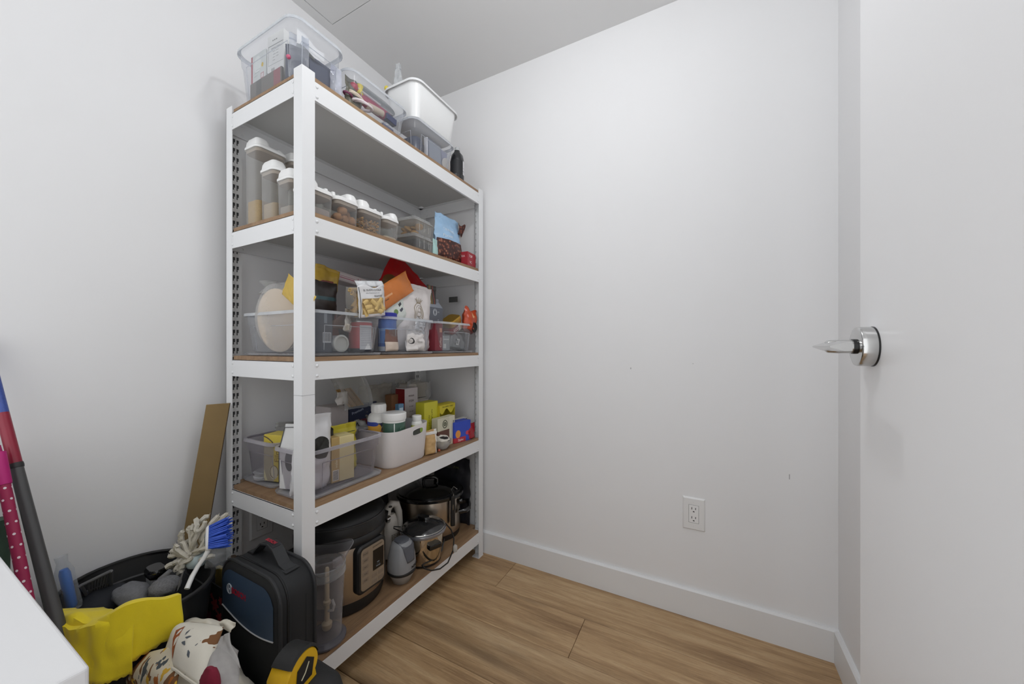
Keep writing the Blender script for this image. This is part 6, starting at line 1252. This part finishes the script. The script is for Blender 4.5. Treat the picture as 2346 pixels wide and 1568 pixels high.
# black case under the tape measure
t = thing('black_case', 'rounded black case on the floor under the tape measure', 'case', (-.765, .480, 0))
Geo().loft([rr(.150, .125, .04, 0, 8), rr(.155, .130, .045, .01, 8), rr(.155, .130, .045, .285, 8), rr(.140, .115, .04, .315, 8), rr(.100, .080, .03, .330, 8), rr(.04, .03, .01, .3345, 8)]).build('shell', mat('black_soft_case', '#242425', .7, bump=.3, bscale=300), t, smooth=True, angle=60)
pr_ = [(p[0], p[1], .20) for p in rr(.157, .132, .046, 0, 8)]; Geo().tube(pr_+pr_[:1], .002, 6).build('zip', mat('zip_black', '#121213'), t)
# tape measure
t = thing('tape_measure', 'yellow and black tape measure in front of the tool bag', 'tape measure', at(672, 1575, 'y', .455), math.radians(105)); t.location.z = .333
yw = mat('yellow_tape_case', '#e2b41c', .3, coat=.2); bk = mat('black_rubber_grip', '#1b1b1b', .6, bump=.2, bscale=300)
def dprof(s, y, n=14):
    out = [(-.044*s, y, .002), (.040*s, y, .002)]
    for k in range(n+1):
        a = -PI/5+(PI*.98)*k/n; out.append((.002+.042*s*math.cos(a), y, .040+.040*s*math.sin(a)))
    out.append((-.044*s, y, .046)); return out
Geo().loft([dprof(.93, -.024), dprof(1., -.019), dprof(1., .019), dprof(.93, .024)]).build('case', yw, t, smooth=True, angle=40)
g = Geo(); rings = []
for k in range(13):
    a = .25+PI*.70*k/12; c, s = math.cos(a), math.sin(a)
    rings.append([(.002+r_*c, y, .040+r_*.96*s) for r_, y in ((.0425, -.0205), (.0465, -.020), (.0465, .020), (.0425, .0205), (.034, .0248), (.034, -.0248)) ] if False else [(.002+.041*c, -.0252, .040+.040*s), (.002+.0465*c, -.021, .040+.045*s), (.002+.0465*c, .021, .040+.045*s), (.002+.041*c, .0252, .040+.040*s)])
g.loft(rings); g.build('rubber_grip', bk, t, smooth=True, angle=40)
for s in (-1, 1):
    Geo().loft([[(.004+.026*q*x, s*(.0250+.0008*(1-q)), .038+.026*q*z) for x, z in ((-.9, -.95), (.75, -.95), (1., .3), (.2, 1.), (-.75, .55))] for q in (1, .94)], False, True).build('black_label', bk, t)
g = Geo(); g.tube([(-.006, -.0262, .026), (.004, -.0262, .034), (.014, -.0262, .050)], .0012, 5); g.build('white_swoosh', mat('swoosh_cream', '#d8d2b0', .5), t)
Geo().box(-.0475, -.0435, -.010, .010, .014, .034).build('lock_button', bk, t, bevel=.002)
Geo().box(-.0470, -.0440, -.004, .004, .002, .012).build('tape_slot', bk, t, bevel=.0005)
g = Geo(); g.box(-.049, -.0465, -.008, .008, -.0005, .004); g.box(-.0465, -.040, -.008, .008, .002, .0026); g.build('hook', mat('hook_steel', '#b9b9b5', .3, 1.), t)
# printed apron in a heap
t = thing('apron', 'cream apron printed with brown and orange sketches, heaped on the floor', 'apron', (-.985, .370, 0))
AO = Vector((-.985, .370, 0))
def pattern(name, base, dens):
    m = mat(name, base, .9, bump=.25, bscale=450, var=.03, vscale=12); nt = m.node_tree; bs = nt.nodes['Principled BSDF']
    tc = nt.nodes.new('ShaderNodeTexCoord'); cur = bs.inputs['Base Color'].links[0].from_socket
    for sc, th, col, wx in ((11., .60+dens, '#7a5230', 1.), (13., .64+dens, '#b0672a', 2.), (16., .66+dens, '#d0a537', 3.), (26., .66+dens, '#4c5358', 4.)):
        mp = nt.nodes.new('ShaderNodeMapping'); mp.inputs['Location'].default_value = (wx, wx*2, wx*3); nt.links.new(tc.outputs['Object'], mp.inputs[0])
        n = _noise(nt, sc, 3, mp.outputs[0]); cur = _mix(nt, _math(nt, 'GREATER_THAN', n, th), cur, lin(col))
    nt.links.new(cur, bs.inputs['Base Color']); return m
cream = mat('cream_cotton', '#d9d3c4', .9, bump=.25, bscale=450, var=.04, vscale=14); greyc = mat('faded_grey_cotton', '#a9a6a3', .9, bump=.35, bscale=450, var=.10, vscale=40)
blob(Geo(), (0, .0, .170), .115, 41, 16, .18, (1.0, 1.0, 1.55)).build('heap', cream, t, smooth=True, angle=80)
def cloth4(name, corners, bulge, m, seed, wr=.006, nu=20, nv=20, solid=.0018):
    A, B, C, D_ = [Vector(at(*c))-AO for c in corners]; nrm_ = (B-A).cross(D_-A).normalized()
    if nrm_.y > 0: nrm_ = -nrm_
    def P(u, v):
        p = (A*(1-u)+B*u)*(1-v)+(D_*(1-u)+C*u)*v
        k = bulge*math.sin(PI*min(1, .15+.85*u))*math.sin(PI*v*.9)+wr*noise.noise(Vector((u*3.2+seed, v*2.2, seed)))+wr*1.3*math.sin(u*9+v*2+seed)*v*(1-v)
        return p+nrm_*k
    o = Geo().grid(P, nu, nv).build(name, m, t, smooth=True, solid=solid, angle=80); return P
pat = pattern('sketch_print_cotton', '#ddd8ca', .0); pat2 = pattern('sketch_print_dense', '#d6ccb4', -.06)
cloth4('printed_panel', [(292, 1575, 'y', .300), (400, 1590, 'y', .290), (418, 1478, 'y', .330), (335, 1500, 'y', .330)], .020, pat2, 2)
PM = cloth4('main_panel', [(372, 1512, 'y', .315), (462, 1575, 'y', .300), (512, 1438, 'y', .385), (416, 1432, 'y', .380)], .030, pat, 5)
Geo().tube([PM(u, .0)+Vector((0, -.002, .0)) for u in [k/16 for k in range(17)]], .0022, 6).build('pocket_hem', cream, t, smooth=True)
cloth4('top_fold', [(405, 1450, 'y', .372), (500, 1450, 'y', .375), (505, 1425, 'y', .410), (440, 1420, 'y', .410)], .012, cream, 7)
cloth4('lower_fold', [(455, 1580, 'y', .300), (548, 1585, 'y', .310), (545, 1490, 'y', .390), (492, 1470, 'y', .380)], .022, greyc, 9, .012)
cloth4('sleeve_strap', [(497, 1465, 'y', .372), (525, 1450, 'y', .372), (553, 1530, 'y', .355), (530, 1548, 'y', .345)], .016, greyc, 11, .006)
cloth4('neck_loop', [(498, 1432, 'y', .405), (528, 1450, 'y', .400), (540, 1428, 'y', .410), (520, 1420, 'y', .415)], .006, cream, 13, .003)
q = at(482, 1568, 'y', .302)-AO
blob(Geo(), tuple(q), .022, 5, 10, .15, (.9, .6, 1.3)).build('red_lining', mat('wine_red_cotton', '#7c1730', .9, bump=.3), t, smooth=True)

def on_panel(name, pts, r, m):
    """flat printed shape on the main panel: outline follows (u, v) points with a half width"""
    g = Geo(); rings = []
    for i, (u, v) in enumerate(pts):
        a = PM(*pts[max(0, i-1)]); b = PM(*pts[min(len(pts)-1, i+1)]); tn = (b-a).normalized(); n_ = (PM(u+.01, v)-PM(u-.01, v)).cross(PM(u, v+.01)-PM(u, v-.01)).normalized()
        if n_.y > 0: n_ = -n_
        sd = tn.cross(n_).normalized()*r[i]; p = PM(u, v)+n_*.0016; rings.append([p-sd, p+sd])
    g.loft(rings, False, False, closed=False); return g.build(name, m, t, smooth=True)
on_panel('printed_carrot', [(.30, .10), (.30, .25), (.31, .42), (.33, .58), (.36, .70)], [.001, .005, .007, .008, .003], mat('print_rust', '#a4582a', .9, bump=.2, var=.3, vscale=160))
on_panel('printed_carrot_shade', [(.27, .30), (.28, .48), (.31, .66)], [.001, .003, .001], mat('print_brown', '#5f3f28', .9))
for q_ in ([(.48, .50), (.50, .56), (.53, .62)], [(.50, .46), (.55, .48), (.60, .52)], [(.46, .36), (.50, .37), (.54, .34)], [(.62, .30), (.64, .26), (.66, .22)], [(.50, .74), (.54, .72), (.57, .66)]):
    on_panel('printed_leaf', q_, [.0006, .0028, .0006], mat('print_slate', '#5a6066', .9))
